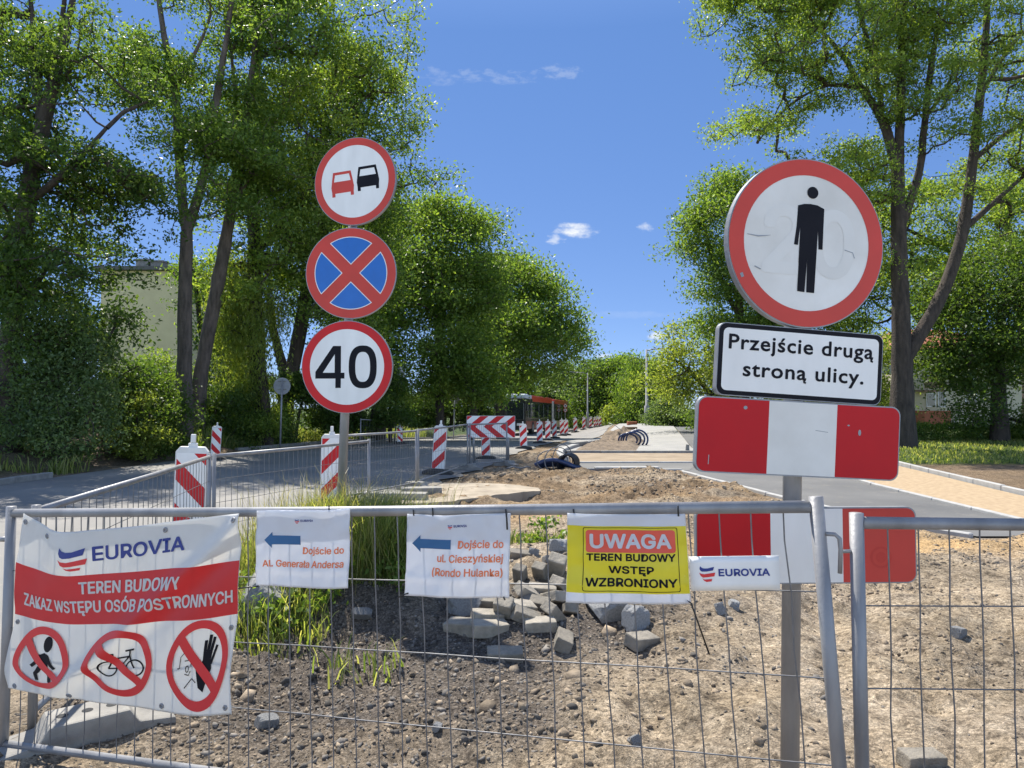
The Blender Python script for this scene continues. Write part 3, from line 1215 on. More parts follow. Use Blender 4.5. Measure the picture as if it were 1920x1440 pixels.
# ------------------------------------------------------------------ banner and notices on the near fence
def logo2d(x, y, w):
    """Three-stripe flag mark, x,y top left, w its width."""
    k = w / 145.0

    def q(pts):
        return [(x + (a - 372) * k, y - (b - 922) * k) for a, b in pts]
    blue = poly2d(q([(384, 924), (400, 938), (420, 944), (450, 944), (510, 931), (499, 962), (440, 971), (402, 972), (386, 965), (378, 948)]))
    red1 = poly2d(q([(372, 978), (390, 989), (420, 993), (517, 980), (507, 1012), (440, 1020), (404, 1022), (386, 1010)]))
    red2 = poly2d(q([(398, 1028), (420, 1039), (486, 1033), (479, 1055), (435, 1060), (414, 1050)]))
    return [blue], [red1, red2]


class Sheet:
    """Flexible sheet on the fence: u right 0..w, v up 0..h in metres, edges given as photo curves."""

    def __init__(self, plane, top, bottom, left, right, off, wave, w, h):
        self.crease = 0.012
        self.thick = 0.0008
        self.p, self.off, self.wave, self.w, self.h = plane, off, wave, w, h
        self.top, self.bot, self.lef, self.rig = (np.array(c, float) for c in (top, bottom, left, right))

    @staticmethod
    def _cur(c, t):
        s = np.linspace(0, 1, len(c))
        # smooth piecewise cubic through the points
        out = []
        for k in range(2):
            y = c[:, k]
            m = np.gradient(y, s)
            i = np.clip(np.searchsorted(s, t) - 1, 0, len(s) - 2)
            h = s[i + 1] - s[i]
            x = (t - s[i]) / h
            out.append((2 * x**3 - 3 * x**2 + 1) * y[i] + (x**3 - 2 * x**2 + x) * h * m[i] + (-2 * x**3 + 3 * x**2) * y[i + 1] + (x**3 - x**2) * h * m[i + 1])
        return np.stack(out, -1)

    def at(self, V2, lift=0.0):
        V2 = np.asarray(V2, float)
        u = np.clip(V2[:, 0] / self.w, 0, 1)
        v = np.clip(1 - V2[:, 1] / self.h, 0, 1)
        T, B, Lf, Rg = self._cur(self.top, u), self._cur(self.bot, u), self._cur(self.lef, v), self._cur(self.rig, v)
        c00, c10, c01, c11 = self.top[0], self.top[-1], self.bot[0], self.bot[-1]
        u_, v_ = u[:, None], v[:, None]
        P = T * (1 - v_) + B * v_ + Lf * (1 - u_) + Rg * u_ - (c00 * (1 - u_) * (1 - v_) + c10 * u_ * (1 - v_) + c01 * (1 - u_) * v_ + c11 * u_ * v_)
        d = self.wave(u, v) + self.crease * (np.abs(fbm(u * 3.1 + v * .8, v * 2.3 - u * .6, 1.0, 4, int(self.w * 1000) % 97)) - .25)
        out = np.empty((len(P), 3))
        for i in range(len(P)):
            base = self.p.hit(P[i, 0], P[i, 1], self.off)
            out[i] = base + self.p.n * (d[i] + lift)
        return out

    def grid(self, nu, nv):
        u = np.linspace(0, self.w, nu)
        v = np.linspace(0, self.h, nv)
        U, V = np.meshgrid(u, v)
        A = self.at(np.stack((U.ravel(), V.ravel()), 1))
        idx = np.arange(nu * nv).reshape(nv, nu)
        F = np.stack((idx[:-1, :-1], idx[:-1, 1:], idx[1:, 1:], idx[1:, :-1]), -1).reshape(-1, 4)
        B = A - self.p.n * self.thick
        Fb = F[:, ::-1] + len(A)
        rim = list(idx[0, :]) + list(idx[1:, -1]) + list(idx[-1, :-1][::-1]) + list(idx[1:-1, 0][::-1])
        Fr = np.array([(rim[i], rim[(i + 1) % len(rim)], rim[(i + 1) % len(rim)] + len(A), rim[i] + len(A)) for i in range(len(rim))])
        return np.vstack((A, B)), np.vstack((F, Fb, Fr[:, ::-1]))

    def decal(self, name, shapes, m, parent, lift, L=0.03, step=0.0002, label=None):
        mb = MB()
        for k, sh in enumerate(shapes):
            if isinstance(sh, list):
                tb = MB()
                for j, (V, F) in enumerate(sh):
                    V, F = refine(V, F, L)
                    tb.add(self.at(V, lift + .00003 * j), F)
                part(name, tb.V, tb.F, m, parent, True, label)
                continue
            V, F = refine(*sh, L)
            mb.add(self.at(V, lift + step * k), F)
        if mb.V:
            return part(name, mb.V, mb.F, m, parent, True, label)


def eyelets(sh, root, pts, r=0.011):
    for (u, v) in pts:
        mb = MB()
        c = sh.at([(u, v), (u + .002, v), (u, v + .002)], 0.002)
        ex = (c[1] - c[0]) / np.linalg.norm(c[1] - c[0])
        ey = (c[2] - c[0]) / np.linalg.norm(c[2] - c[0])
        ring = [c[0] + r * .72 * (math.cos(a) * ex + math.sin(a) * ey) for a in np.linspace(0, 2 * PI, 13)]
        mb.tube(ring, r * .33, 6, False)
        mb.add(*(lambda VV: (VV, [tuple(range(12))]))([c[0] + sh.p.n * -0.0008 + r * .5 * (math.cos(a) * ex + math.sin(a) * ey) for a in np.linspace(0, 2 * PI, 12, endpoint=False)]))
        part('eyelet', mb.V, mb.F, M_GALV, root, True)


def tie(root, a, b, c=None):
    """Cable tie: loop and loose tail given by photo points."""
    pts = [FP.hit(*p, 0.027) for p in ((a, b) + ((c,) if c else ()))]
    V, F = tube(pts, 0.0028, 5)
    part('cable_tie', V, F, M_TIE, root, True)


# ---- banner 0.92 x 0.80 m
def banner():
    w, h = 0.95, 0.80

    def wave(u, v):
        d = 0.008 * np.sin(2 * PI * (1.15 * u + 0.75 * v + .1)) * np.sin(PI * np.clip(v, 0, 1)) ** .7
        # one diagonal drag fold from the lower left to the upper right
        s = (u * 0.95 - (1 - v) * 0.80 - 0.18) / 0.055
        d = d + 0.022 * np.exp(-s * s) * sstep((u - .12) / .2) - 0.010 * np.exp(-((s - 1.9) ** 2)) * sstep((u - .12) / .2)
        d = d + 0.012 * np.exp(-((u - 0.33) / .10) ** 2 - ((v - .22) / .3) ** 2) - 0.014 * np.exp(-((u - .12) / .07) ** 2 - ((v - .1) / .25) ** 2)
        d = d + 0.006 * np.sin(2 * PI * (2.2 * u - 0.4 * v)) * v * .8
        return d + 0.012
    top = [(48, 962), (82, 984), (120, 996), (185, 992), (255, 986), (325, 977), (392, 969), (457, 961)]
    bot = [(19, 1289), (80, 1300), (140, 1309), (200, 1318), (260, 1325), (318, 1333), (375, 1341), (437, 1338)]
    lef = [(48, 962), (40, 1030), (36, 1060), (32, 1110), (30, 1160), (16, 1220), (10, 1255), (19, 1289)]
    rig = [(457, 961), (455, 1015), (453, 1060), (449, 1110), (446, 1160), (438, 1215), (434, 1270), (437, 1338)]
    sh = Sheet(FP, top, bot, lef, rig, 0.028, wave, w, h)
    root = thing('banner', 'large white and red tarpaulin banner TEREN BUDOWY tied to the left end of fence', 'banner', tuple(FP.hit(230, 1330)))
    V, F = sh.grid(110, 96)
    part('sheet', V, F, M_TARP, root, True)
    yr0, yr1 = h * (1 - .545), h * (1 - .252)
    nx, nyy = 60, 16
    VV = np.array([(w * i / nx * 0.999 + .0004, yr0 + (yr1 - yr0) * j / nyy) for j in range(nyy + 1) for i in range(nx + 1)])
    FF = [(j * (nx + 1) + i, j * (nx + 1) + i + 1, (j + 1) * (nx + 1) + i + 1, (j + 1) * (nx + 1) + i) for j in range(nyy) for i in range(nx)]
    part('red_band', sh.at(VV, 0.001), FF, M_TARPRED, root, True)
    b, r = logo2d(0.262, h * .935, 0.116)
    sh.decal('logo', b, M_NAVY, root, 0.0024)
    sh.decal('logo', r, M_PRED, root, 0.0024)
    sh.decal('lettering', [text2d('EUROVIA', 0.397, h * .858, 0.056, 0.03, 'L', width=.335)], M_NAVY, root, 0.0024)
    sh.decal('lettering', [text2d('TEREN BUDOWY', .535, h * .628, 0.056, 0.026, 'C', width=.40),
                           text2d('ZAKAZ WSTĘPU OSÓB POSTRONNYCH', .492, h * .522, 0.055, 0.024, 'C', width=.875)], M_TARP, root, 0.0024)
    # three prohibition roundels
    cs = [(0.168, h * .245), (0.500, h * .24), (0.815, h * .235)]
    sq = [(1.06, 1.16), (1.07, 1.18), (.94, 1.36)]
    r1, r0 = 0.127, 0.102
    for k, (cx, cy) in enumerate(cs):
        ring = ring2d(cx, cy, r0, r1, 56)
        e = r0 * .715
        bar = poly2d([(cx - e - .011, cy + e - .011), (cx + e - .011, cy - e - .011), (cx + e + .011, cy - e + .011), (cx - e + .011, cy + e + .011)])
        if k == 0:   # walking figure
            S = [poly2d(circ(cx + .022, cy + .072, .021, .025, 20)),
                 poly2d([(cx - .012, cy + .035), (cx + .012, cy + .044), (cx + .034, cy + .036), (cx + .036, cy - .012), (cx + .012, cy - .024), (cx - .006, cy - .012)]),
                 stroke2d([(cx - .006, cy + .034), (cx - .022, cy + .004), (cx - .044, cy - .022)], .017),
                 stroke2d([(cx + .030, cy + .030), (cx + .046, cy - .004), (cx + .066, cy - .024)], .015),
                 stroke2d([(cx + .004, cy - .012), (cx - .012, cy - .045), (cx - .022, cy - .058), (cx - .017, cy - .092)], [.026, .021, .018, .015]),
                 stroke2d([(cx + .022, cy - .012), (cx + .036, cy - .045), (cx + .044, cy - .062), (cx + .038, cy - .096)], [.026, .021, .018, .015])]
            nm = 'pedestrian_symbol'
        elif k == 1:  # bicycle
            S = [ring2d(cx - .046, cy - .016, .030, .036, 36), ring2d(cx + .058, cy - .012, .030, .036, 36),
                 stroke2d([(cx - .046, cy - .016), (cx - .022, cy + .030)], .006), stroke2d([(cx - .046, cy - .016), (cx - .004, cy - .014)], .006),
                 stroke2d([(cx - .032, cy + .034), (cx - .004, cy - .014), (cx + .036, cy + .036)], .006),
                 stroke2d([(cx - .028, cy + .026), (cx + .034, cy + .034)], .006),
                 stroke2d([(cx + .058, cy - .012), (cx + .036, cy + .038), (cx + .036, cy + .056)], .006),
                 stroke2d([(cx + .020, cy + .054), (cx + .050, cy + .058)], .006),
                 stroke2d([(cx - .046, cy + .044), (cx - .018, cy + .043)], .011)]
            nm = 'bicycle_symbol'
        else:         # raised hand before a shouting face
            S = [poly2d([(cx + .024, cy - .082), (cx + .004, cy - .070), (cx - .008, cy - .006), (cx - .020, cy + .020), (cx - .008, cy + .024), (cx + .012, cy - .002),
                         (cx + .022, cy + .012), (cx + .052, cy + .012), (cx + .058, cy - .020)]),
                 stroke2d([(cx + .026, cy + .004), (cx + .026, cy + .066)], .013), stroke2d([(cx + .036, cy + .006), (cx + .044, cy + .080)], .013),
                 stroke2d([(cx + .046, cy + .006), (cx + .060, cy + .072)], .012), stroke2d([(cx + .054, cy - .006), (cx + .074, cy + .048)], .010)]
            S += [stroke2d([(cx - .072, cy - .012), (cx - .070, cy + .024), (cx - .052, cy + .040), (cx - .034, cy + .032), (cx - .026, cy + .012), (cx - .026, cy - .008)], .003),
                  stroke2d([(cx - .052, cy + .012), (cx - .030, cy + .014)], .003), stroke2d([(cx - .026, cy - .020), (cx - .034, cy - .034), (cx - .050, cy - .030)], .003),
                  stroke2d([(cx - .080, cy - .012), (cx - .072, cy - .012)], .003), stroke2d([(cx - .052, cy - .07), (cx - .02, cy - .044), (cx - .004, cy - .056)], .003),
                  stroke2d(circ(cx - .040, cy - .014, .006, .010, 14), .003, True)]
            nm = 'hand_symbol'
        def fit(shape, c=(cx, cy), q=sq[k]):
            return ((np.asarray(shape[0]) - c) * q + c, shape[1])
        S = [fit(z) for z in S]
        ring, bar = fit(ring), fit(bar)
        sh.decal(nm, S, M_BLACK, root, 0.0022, 0.02)
        sh.decal('prohibition_ring', [ring, bar], M_PRED, root, 0.0045, 0.02)
    eyelets(sh, root, [(.022, h - .02), (.175, h - .028), (.66, h - .028), (.93, h - .022), (.018, h * .42), (.93, h * .39), (.03, .022), (.27, .022), (.66, .022), (.925, .022)])
    tie(root, (430, 1106), (455, 1102), (484, 1099))
    return root


banner()


def notice(name, label, quad, w, h, sag, m=None):
    TL, TR, BR, BL = quad

    def lin(a, b, n=6, s=0):
        return [(a[0] + (b[0] - a[0]) * t, a[1] + (b[1] - a[1]) * t + s * math.sin(PI * t) + (s and random.uniform(-1, 1))) for t in np.linspace(0, 1, n)]
    ph = random.uniform(0, 6)

    def wave(u, v):
        return 0.006 + 0.005 * np.sin(2 * PI * (1.3 * u + ph)) * (0.3 + .7 * v) + 0.006 * np.sin(2 * PI * (0.7 * v + .5 * u) + ph) * v + 0.004 * np.exp(-((v - .78) / .05) ** 2)
    sh = Sheet(FP, lin(TL, TR, 6, sag), lin(BL, BR, 6, sag * .3), lin(TL, BL), lin(TR, BR), 0.022, wave, w, h)
    root = thing(name, label, 'sign', tuple(FP.hit((BL[0] + BR[0]) / 2, BL[1])), 'printed notices tied to the near fence')
    V, F = sh.grid(44, 36)
    part('sheet', V, F, m or M_PAPER, root, True)
    return sh, root


def arrow_notice(quad, w, h, lines, label, logo_x, arrow, tx, ty, cap, lead, tw, ties):
    sh, root = notice('paper_notice', label, quad, w, h, 2)
    ax0, ax1, ay = arrow
    t = h * .034
    sh.decal('arrow', [poly2d([(ax0, ay), (ax0 + h * .10, ay + h * .105), (ax0 + h * .10, ay + t * 1.7), (ax1, ay + t * 1.7), (ax1, ay - t * 1.7), (ax0 + h * .10, ay - t * 1.7), (ax0 + h * .10, ay - h * .105)])], M_TEAL, root, 0.0018)
    b, r = logo2d(logo_x, h * .885, h * .058)
    sh.decal('logo', b, M_NAVY, root, 0.0018)
    sh.decal('logo', r, M_PRED, root, 0.0018)
    sh.decal('lettering', [text2d('EUROVIA', logo_x + h * .075, h * .85, h * .028, .035, 'L', width=h * .16)], M_NAVY, root, 0.0018)
    sh.decal('lettering', [text2d(s, tx, ty - k * lead, cap, .026, 'R', width=tw[k]) for k, s in enumerate(lines)], M_ORANGE, root, 0.0018)
    for p in ties:
        tie(root, *p)


arrow_notice(((484, 957), (657, 952), (655, 1102), (481, 1098)), .40, .335, ('Dojście do', 'Al. Generała Andersa'),
             'white paper notice with blue arrow and two orange lines, Al. Generała Andersa', .165, (.035, .19, .205), .375, .145, .030, .058, (.175, .345), (((617, 948), (617, 958)),))
arrow_notice(((765, 963), (958, 962), (955, 1122), (760, 1116)), .44, .345, ('Dojście do', 'ul. Cieszyńskiej', '(Rondo Hulanka)'),
             'white paper notice with blue arrow and three orange lines, ul. Cieszyńskiej', .175, (.024, .19, .222), .412, .205, .032, .0575, (.19, .28, .30),
             (((775, 955), (776, 967)), ((811, 952), (812, 968)), ((948, 954), (950, 972), (951, 993)), ((745, 1121), (760, 1114), (766, 1112)), ((944, 1119), (947, 1125))))


def yellow_notice():
    w, h = .47, .36
    sh, root = notice('warning_notice', 'yellow UWAGA warning notice in white margin on the near fence', ((1065, 961), (1285, 963), (1296, 1131), (1063, 1127)), w, h, 2)
    y0, y1 = h * .115, h * .865
    VV = np.array([(w * (.002 + .996 * i / 30), y0 + (y1 - y0) * j / 20) for j in range(21) for i in range(31)])
    FF = [(j * 31 + i, j * 31 + i + 1, (j + 1) * 31 + i + 1, (j + 1) * 31 + i) for j in range(20) for i in range(30)]
    part('yellow_field', sh.at(VV, 0.0008), FF, M_YELP, root, True)
    fx0, fx1, fy0, fy1 = .062, .435, h * .135, h * .85
    A = rrect(fx1 - fx0, fy1 - fy0, .008, 4, (fx0 + fx1) / 2, (fy0 + fy1) / 2)
    B = rrect(fx1 - fx0 - .005, fy1 - fy0 - .005, .007, 4, (fx0 + fx1) / 2, (fy0 + fy1) / 2)
    n = len(A)
    sh.decal('border', [(np.array(A + B), [(i, (i + 1) % n, n + (i + 1) % n, n + i) for i in range(n)])], M_BLACK, root, 0.0016)
    sh.decal('red_panel', [poly2d(rrect(.352, h * .255, .012, 4, .249, h * .695))], M_CORAL, root, 0.0016)
    sh.decal('lettering', [text2d('UWAGA', .249, h * .615, h * .165, .045, 'C', width=.315)], M_PAPER, root, 0.0026)
    sh.decal('lettering', [text2d('TEREN BUDOWY', .249, h * .475, h * .082, .04, 'C', width=.345), text2d('WSTĘP', .249, h * .335, h * .085, .04, 'C', width=.175),
                           text2d('WZBRONIONY', .249, h * .19, h * .095, .04, 'C', width=.35)], M_BLACK, root, 0.0018)
    tie(root, (1075, 954), (1077, 967))
    tie(root, (1271, 948), (1272, 968))
    tie(root, (1054, 1131), (1068, 1124), (1074, 1121))
    tie(root, (1284, 1122), (1296, 1131), (1330, 1227))


yellow_notice()


def eurovia_board():
    w, h = .345, .125
    quad = ((1291, 1044), (1460, 1042), (1463, 1106), (1296, 1108))
    sh = Sheet(FP, [quad[0], quad[1]], [quad[3], quad[2]], [quad[0], quad[3]], [quad[1], quad[2]], 0.024, lambda u, v: 0 * u, w, h)
    sh.crease = 0.0
    sh.thick = 0.004
    root = thing('name_board', 'small stiff white company name board with striped flag mark, low on the fence', 'sign', tuple(FP.hit(1380, 1106)), 'printed notices tied to the near fence')
    V, F = sh.grid(8, 6)
    part('sheet', V, F, M_WHITE, root)
    b, r = logo2d(.036, h * .73, .062)
    sh.decal('logo', b, M_NAVY, root, .0015)
    sh.decal('logo', r, M_PRED, root, .0015)
    sh.decal('lettering', [text2d('EUROVIA', .112, h * .42, h * .215, .04, 'L', width=.195)], M_NAVY, root, .0015)


eurovia_board()


# ------------------------------------------------------------------ road signs
def disc(root, pl, rad, ringw, m_ring, m_face, name='sign_plate'):
    out = circ(0, 0, rad, n=72)
    V, F = pl.slab(out, -0.028, 0.0)
    o = part(name, V, F, M_GREYBACK, root)
    pl.decal('face', [poly2d(circ(0, 0, rad * .985, n=72))], m_face, o, 0.0012)
    if ringw:
        pl.decal('border', [ring2d(0, 0, rad - ringw, rad * .985, 72)], m_ring, o, 0.0024)
    return o


def car2d(cx, cy, s):
    def q(p):
        return [(cx + a * s, cy + b * s) for a, b in p]
    body = poly2d(q([(-1, -.25), (-.95, -.65), (-.95, -1), (-.68, -1), (-.68, -.72), (.68, -.72), (.68, -1), (.95, -1), (.95, -.65), (1, -.25), (.92, .25), (.78, 1), (-.78, 1), (-.92, .25)]),
                  q([(-.74, .22), (-.62, .78), (.62, .78), (.74, .22)]))
    return body


def left_signs():
    d = 6.4
    foot = W(634, 1050, d)
    zf = H(foot[0], foot[1]) - 0.2
    root = thing('signpost', 'steel post with three stacked round signs: no overtaking, no stopping, 40 limit', 'signpost', (foot[0], foot[1], zf))
    top = W(668, 262, d + .08)
    bot = W(633, 1100, d + .08)
    bot[2] = zf
    V, F = tube([bot, top], 0.041, 16)
    part('pole', V, F, M_GALV, root, True)
    specs = [((665, 340), .402, R(-14), R(4), 0.0), ((658, 512), .414, R(-2), R(0), 0), ((650.5, 688), .419, R(-4), R(0), 0)]
    for k, (c, rad, yaw, roll, tilt) in enumerate(specs):
        pl = Plate(W(c[0], c[1], d), yaw, roll, tilt)
        if k == 1:
            o = disc(root, pl, rad, 0, M_RED_FADED, M_RED_FADED)
            segs = []
            wht = []
            for a in (0, 90, 180, 270):
                R1, gap = rad * .80, rad * .13
                def sector(R1, gap):
                    pts = []
                    g = gap * math.sqrt(2)
                    pts.append((g, 0))
                    a0 = math.asin(gap / R1)
                    for t in np.linspace(-PI / 4 + a0, PI / 4 - a0, 20):
                        pts.append((R1 * math.cos(t), R1 * math.sin(t)))
                    ca, sa = math.cos(R(a)), math.sin(R(a))
                    return [(x * ca - y * sa, x * sa + y * ca) for x, y in pts]
                wht.append(poly2d(sector(R1, gap)))
                segs.append(poly2d(sector(R1 - .007, gap + .007)))
            pl.decal('border', wht, M_WHITE, o, 0.0022, 0)
            pl.decal('blue_field', segs, M_BLUE, o, 0.0032, 0)
        else:
            o = disc(root, pl, rad, rad * (.175 if k == 0 else .185), M_RED_FADED if k == 0 else M_RED, M_WHITE)
            if k == 0:
                pl.decal('car_symbol', [car2d(-.121, -.007, .113)], M_RED_FADED, o, .0024)
                pl.decal('car_symbol', [car2d(.131, .014, .110)], M_BLACK, o, .0024)
            else:
                four = poly2d([(-.105, -.19), (-.055, -.19), (-.055, -.105), (-.022, -.105), (-.022, -.052), (-.055, -.052), (-.055, .19), (-.128, .19), (-.290, -.045), (-.290, -.105), (-.105, -.105)][::-1],
                              [(-.112, -.052), (-.222, -.052), (-.112, .115)])
                def oval(rx, ry, p=2.5, n=48):
                    out = []
                    for i in range(n):
                        t = 2 * PI * i / n
                        c, q = math.cos(t), math.sin(t)
                        out.append((.145 + rx * math.copysign(abs(c) ** (2 / p), c), ry * math.copysign(abs(q) ** (2 / p), q)))
                    return out
                A, B = oval(.128, .193), oval(.068, .135)
                zero = (np.array(A + B), [(i, (i + 1) % 48, 48 + (i + 1) % 48, 48 + i) for i in range(48)])
                pl.decal('numeral', [four], M_BLACK, o, .0024)
                pl.decal('numeral', [zero], M_BLACK, o, .0024)
        # rear clamp
        cc = pl.c - pl.n * .05
        for s in (-.12, .12):
            V, F = tube([cc + pl.ey * s - pl.ex * .05, cc + pl.ey * s + pl.ex * .05], .02, 6)
            part('clamp', V, F, M_GALV, o)


left_signs()


def right_signs():
    d = 2.68
    foot = np.array(W(1481, 1440, d + .06))
    root = thing('signpost', 'leaning post with no pedestrians sign, Polish text plate and two red white boards', 'signpost', (foot[0], foot[1], -0.1))
    a, b = W(1487, 700, d + .07), W(1481, 1440, d + .07)
    u = (b - a) / np.linalg.norm(b - a)
    b = a + u * ((a[2] + 0.1) / abs(u[2]))
    V, F = tube([W(1490, 330, d + .07), a, b], 0.035, 18)
    part('pole', V, F, M_GALV, root, True)
    # round sign
    pl = Plate(W(1513, 456, d - .02), R(10), R(-3.2), 0)
    rad = .321
    out = circ(0, 0, rad, n=72)
    V, F = pl.slab(out, -0.03, 0.0)
    o = part('sign_plate', V, F, M_GREYBACK, root)
    pl.decal('face', [poly2d(circ(0, 0, rad * .985, n=72))], M_WHITE_DIRTY, o, .0012)
    pl.decal('border', [ring2d(0, 0, rad * .80, rad * .985, 72)], M_RED_FADED, o, .0022)
    ghost = mat('ghost_numeral', (0.72, 0.71, 0.67), (0.66, 0.645, 0.60), 4, .45, detail=8)
    pl.decal('faded_numeral', [text2d('20', 0.01, -.125, .26, .03, 'C', width=.36)], ghost, o, .0020)

    def q(pts):
        return [((x - 502) * .00091 + 0.009, (380 - y) * .00091 + .012) for x, y in pts]
    S = [poly2d(q(circ(508, 181, 25, n=30))),
         poly2d(q([(444, 240), (470, 232), (500, 229), (532, 232), (563, 244), (562, 415), (543, 415), (538, 340), (532, 598), (496, 598), (494, 460), (488, 598), (455, 596), (457, 330), (450, 405), (432, 404), (440, 330)]))]
    pl.decal('pedestrian_symbol', S, M_BLACK, o, .0028)
    # scratches
    for sc_ in [stroke2d([(-.245, .012), (-.2, .008), (-.17, .012), (-.15, .016)], [.002, .005, .003, .001]), stroke2d([(-.21, -.105), (-.185, -.115)], .004),
                         stroke2d([(.155, -.012), (.19, -.02), (.198, -.04)], .003), stroke2d([(-.262, -.135), (-.255, -.15)], .012)]:
        pl.decal('scratch', [sc_], M_GREYBACK, o, .0031)
    # text plate
    pw, ph = .662, .270
    pl = Plate(W(1502, 683, d - .02), R(8), R(-3.6), 0)
    V, F = pl.slab(rrect(pw, ph, .03, 6), -0.03, 0)
    o = part('text_plate', V, F, M_GREYBACK, root)
    pl.decal('border', [poly2d(rrect(pw - .006, ph - .006, .028, 6))], M_BLACK, o, .0012)
    pl.decal('face', [poly2d(rrect(pw - .038, ph - .038, .02, 6))], M_WHITE, o, .0022)
    pl.decal('lettering', [text2d('Przejście drugą', 0.0, .038, .056, .03, 'C', width=.578, space=1.08, plain=True), text2d('stroną ulicy.', .012, -.060, .056, .03, 'C', width=.482, space=1.08, plain=True)], M_BLACK, o, .0032)

    def board(c, bw, bh, yaw, roll, name, mm, cuts):
        pl = Plate(c, yaw, roll, 0)
        ol = rrect(bw, bh, .035, 6)
        V, F = pl.slab(ol, -0.025, 0)
        o = part(name, V, F, M_GREYBACK, root)
        il = rrect(bw - .010, bh - .010, .032, 6)
        xs = (-bw, -bw / 2 + bw * cuts[0], -bw / 2 + bw * cuts[1], bw)
        red = [clip_poly(il, (xs[0], -1), (xs[1], 1)), clip_poly(il, (xs[2], -1), (xs[3], 1))]
        wh = clip_poly(il, (xs[1], -1), (xs[2], 1))
        pl.decal('red_stripe', [poly2d(red[0])], mm[0], o, .0014)
        pl.decal('red_stripe', [poly2d(red[1])], mm[1], o, .0014)
        pl.decal('white_stripe', [poly2d(wh)], mm[2], o, .0014)
        return pl, o
    m_hot = mat('sign_red_deep', (0.52, 0.006, 0.012), (0.45, 0.006, 0.012), 4, 0.5, spec=.25)
    pl, o = board(W(1499, 823, d - .03), .795, .280, R(6), R(-3.2), 'barrier_board', (m_hot, m_hot, M_WHITE_DIRTY), (.345, .68))
    for sc_ in [poly2d(circ(-.215, .105, .008, .007, 8)), poly2d(circ(.235, .035, .006, .012, 8)), poly2d(circ(.19, .06, .005, .003, 8)), stroke2d([(-.348, -.11), (-.347, -.075)], .003), stroke2d([(.06, .035), (.11, .03)], .002)]:
        pl.decal('scratch', [sc_], M_GREYBACK, o, .002)
    pl, o = board(W(1512, 1023, d - .03), .825, .282, R(1), R(0.2), 'barrier_board', (m_hot, M_RED_FADED, M_WHITE), (.338, .665))
    # concentric dent mark on the right red field
    pl.decal('dent_mark', [poly2d(circ(.278, -.045, .020, n=24)), ring2d(.278, -.045, .032, .040, 30)], mat('sign_red_dent', (0.50, 0.025, 0.02), (0.52, 0.03, 0.025), 6, .3), o, .002)


right_signs()


# ------------------------------------------------------------------ mid-distance fences, feet, delineators
def foot_block(label, loc, rotz, scale=1.0, name='concrete_foot'):
    L, Wd = .72, .23
    prof = [(-.36, 0), (.36, 0), (.36, .065), (.20, .085), (.16, .15), (-.16, .15), (-.20, .085), (-.36, .065)]
    V = [(x, -Wd / 2, z) for x, z in prof] + [(x, Wd / 2, z) for x, z in prof]
    n = len(prof)
    F = [tuple(range(n)), tuple(range(2 * n - 1, n - 1, -1))] + [(i, n + i, n + (i + 1) % n, (i + 1) % n) for i in range(n)]
    V, F = bevel_mesh(V, F, .012, 2)
    me = mesh_of('concrete_foot', V, F, M_CONC)
    o = link(name, me, None, loc, (0, 0, rotz))
    o.scale = (scale,) * 3
    tag(o, label, 'fence foot', 'concrete feet of the fence panels')
    for x in (-.10, .0, .10):
        mb = MB()
        mb.add([(x + .024 * math.cos(a), .024 * math.sin(a), .1515) for a in np.linspace(0, 2 * PI, 16, endpoint=False)], [tuple(range(16))])
        link('hole', mesh_of('hole', mb.V, mb.F, mat('hole_dark', (0.03, 0.03, 0.03), (0.04, 0.04, 0.04), 9, .95)), o)
    return o


foot_block('big pale concrete fence foot under the banner at lower left', (-2.02, 3.42, H(-2.02, 3.42) - .03), R(38), 1.02)

FZ = 1.08


def mid_fence(label, a, b, foot_labels=(None, None), nv=34, za=None, zb=None, name='mesh_fence', h=FZ, wire=0.0028):
    za = float(gz(*a)) if za is None else za
    zb = float(gz(*b)) if zb is None else zb
    root = thing(name, label, 'fence', ((a[0] + b[0]) / 2, (a[1] + b[1]) / 2, (za + zb) / 2), 'mesh fence panels along the road edge')
    fence_panel(root, (a[0], a[1], za + h), (b[0], b[1], zb + h), (b[0], b[1], zb + .13), (a[0], a[1], za + .13), nv, (.25, .5, .75), legs=.09, wire=wire, n=8)
    for p, z, fl in ((a, za, foot_labels[0]), (b, zb, foot_labels[1])):
        if fl:
            e = math.atan2(b[1] - a[1], b[0] - a[0])
            foot_block(fl, (p[0], p[1], z + .0), e + PI / 2)


pA = W(68, 942, 3.42)
p1 = W(393, 840, 7.1)
mid_fence('mesh fence panel running away from the banner towards striped beacon', (pA[0], 3.42), (p1[0], 7.1), (None, 'concrete foot where the two left fence panels meet'), za=.0, zb=-.02)
p2a, p2 = W(402, 840, 7.2), W(692, 822, 9.6)
mid_fence('mesh fence panel behind the three-sign post, crossing in front of road', (p2a[0], 7.2), (p2[0], 9.6), (None, 'grey concrete foot behind tall grass clump'), za=-.02, zb=.0)
p3a, p3 = W(655, 823, 11.5), W(779, 812, 13.0)
mid_fence('short mesh fence panel just right of the three-sign post', (p3a[0], 11.2), (p3[0], 13.1), (None, 'concrete foot beside the broken slab edge'), za=.0, zb=.0, nv=28)
p4a, p4 = W(783, 815, 13.3), W(877, 800, 17.0)
mid_fence('mesh fence panel seen nearly end on, left of the arrow board', (p4a[0], 13.4), (p4[0], 17.0), (None, 'concrete foot of the fence corner left of arrow board'), za=0., zb=0.)
p5 = W(950, 800, 17.9)
mid_fence('mesh fence panel standing in front of red white arrow board', (p4[0] + .05, 17.05), (p5[0], 17.9), (None, 'concrete foot at right end below arrow board'), za=0., zb=0., nv=20)
q1, q2 = G(80, 868), W(133, 782, 22)
mid_fence('dark site fence at far left with a warning board', (q1[0] - 3.4, q1[1] - .2), (q1[0], q1[1]), h=1.3)
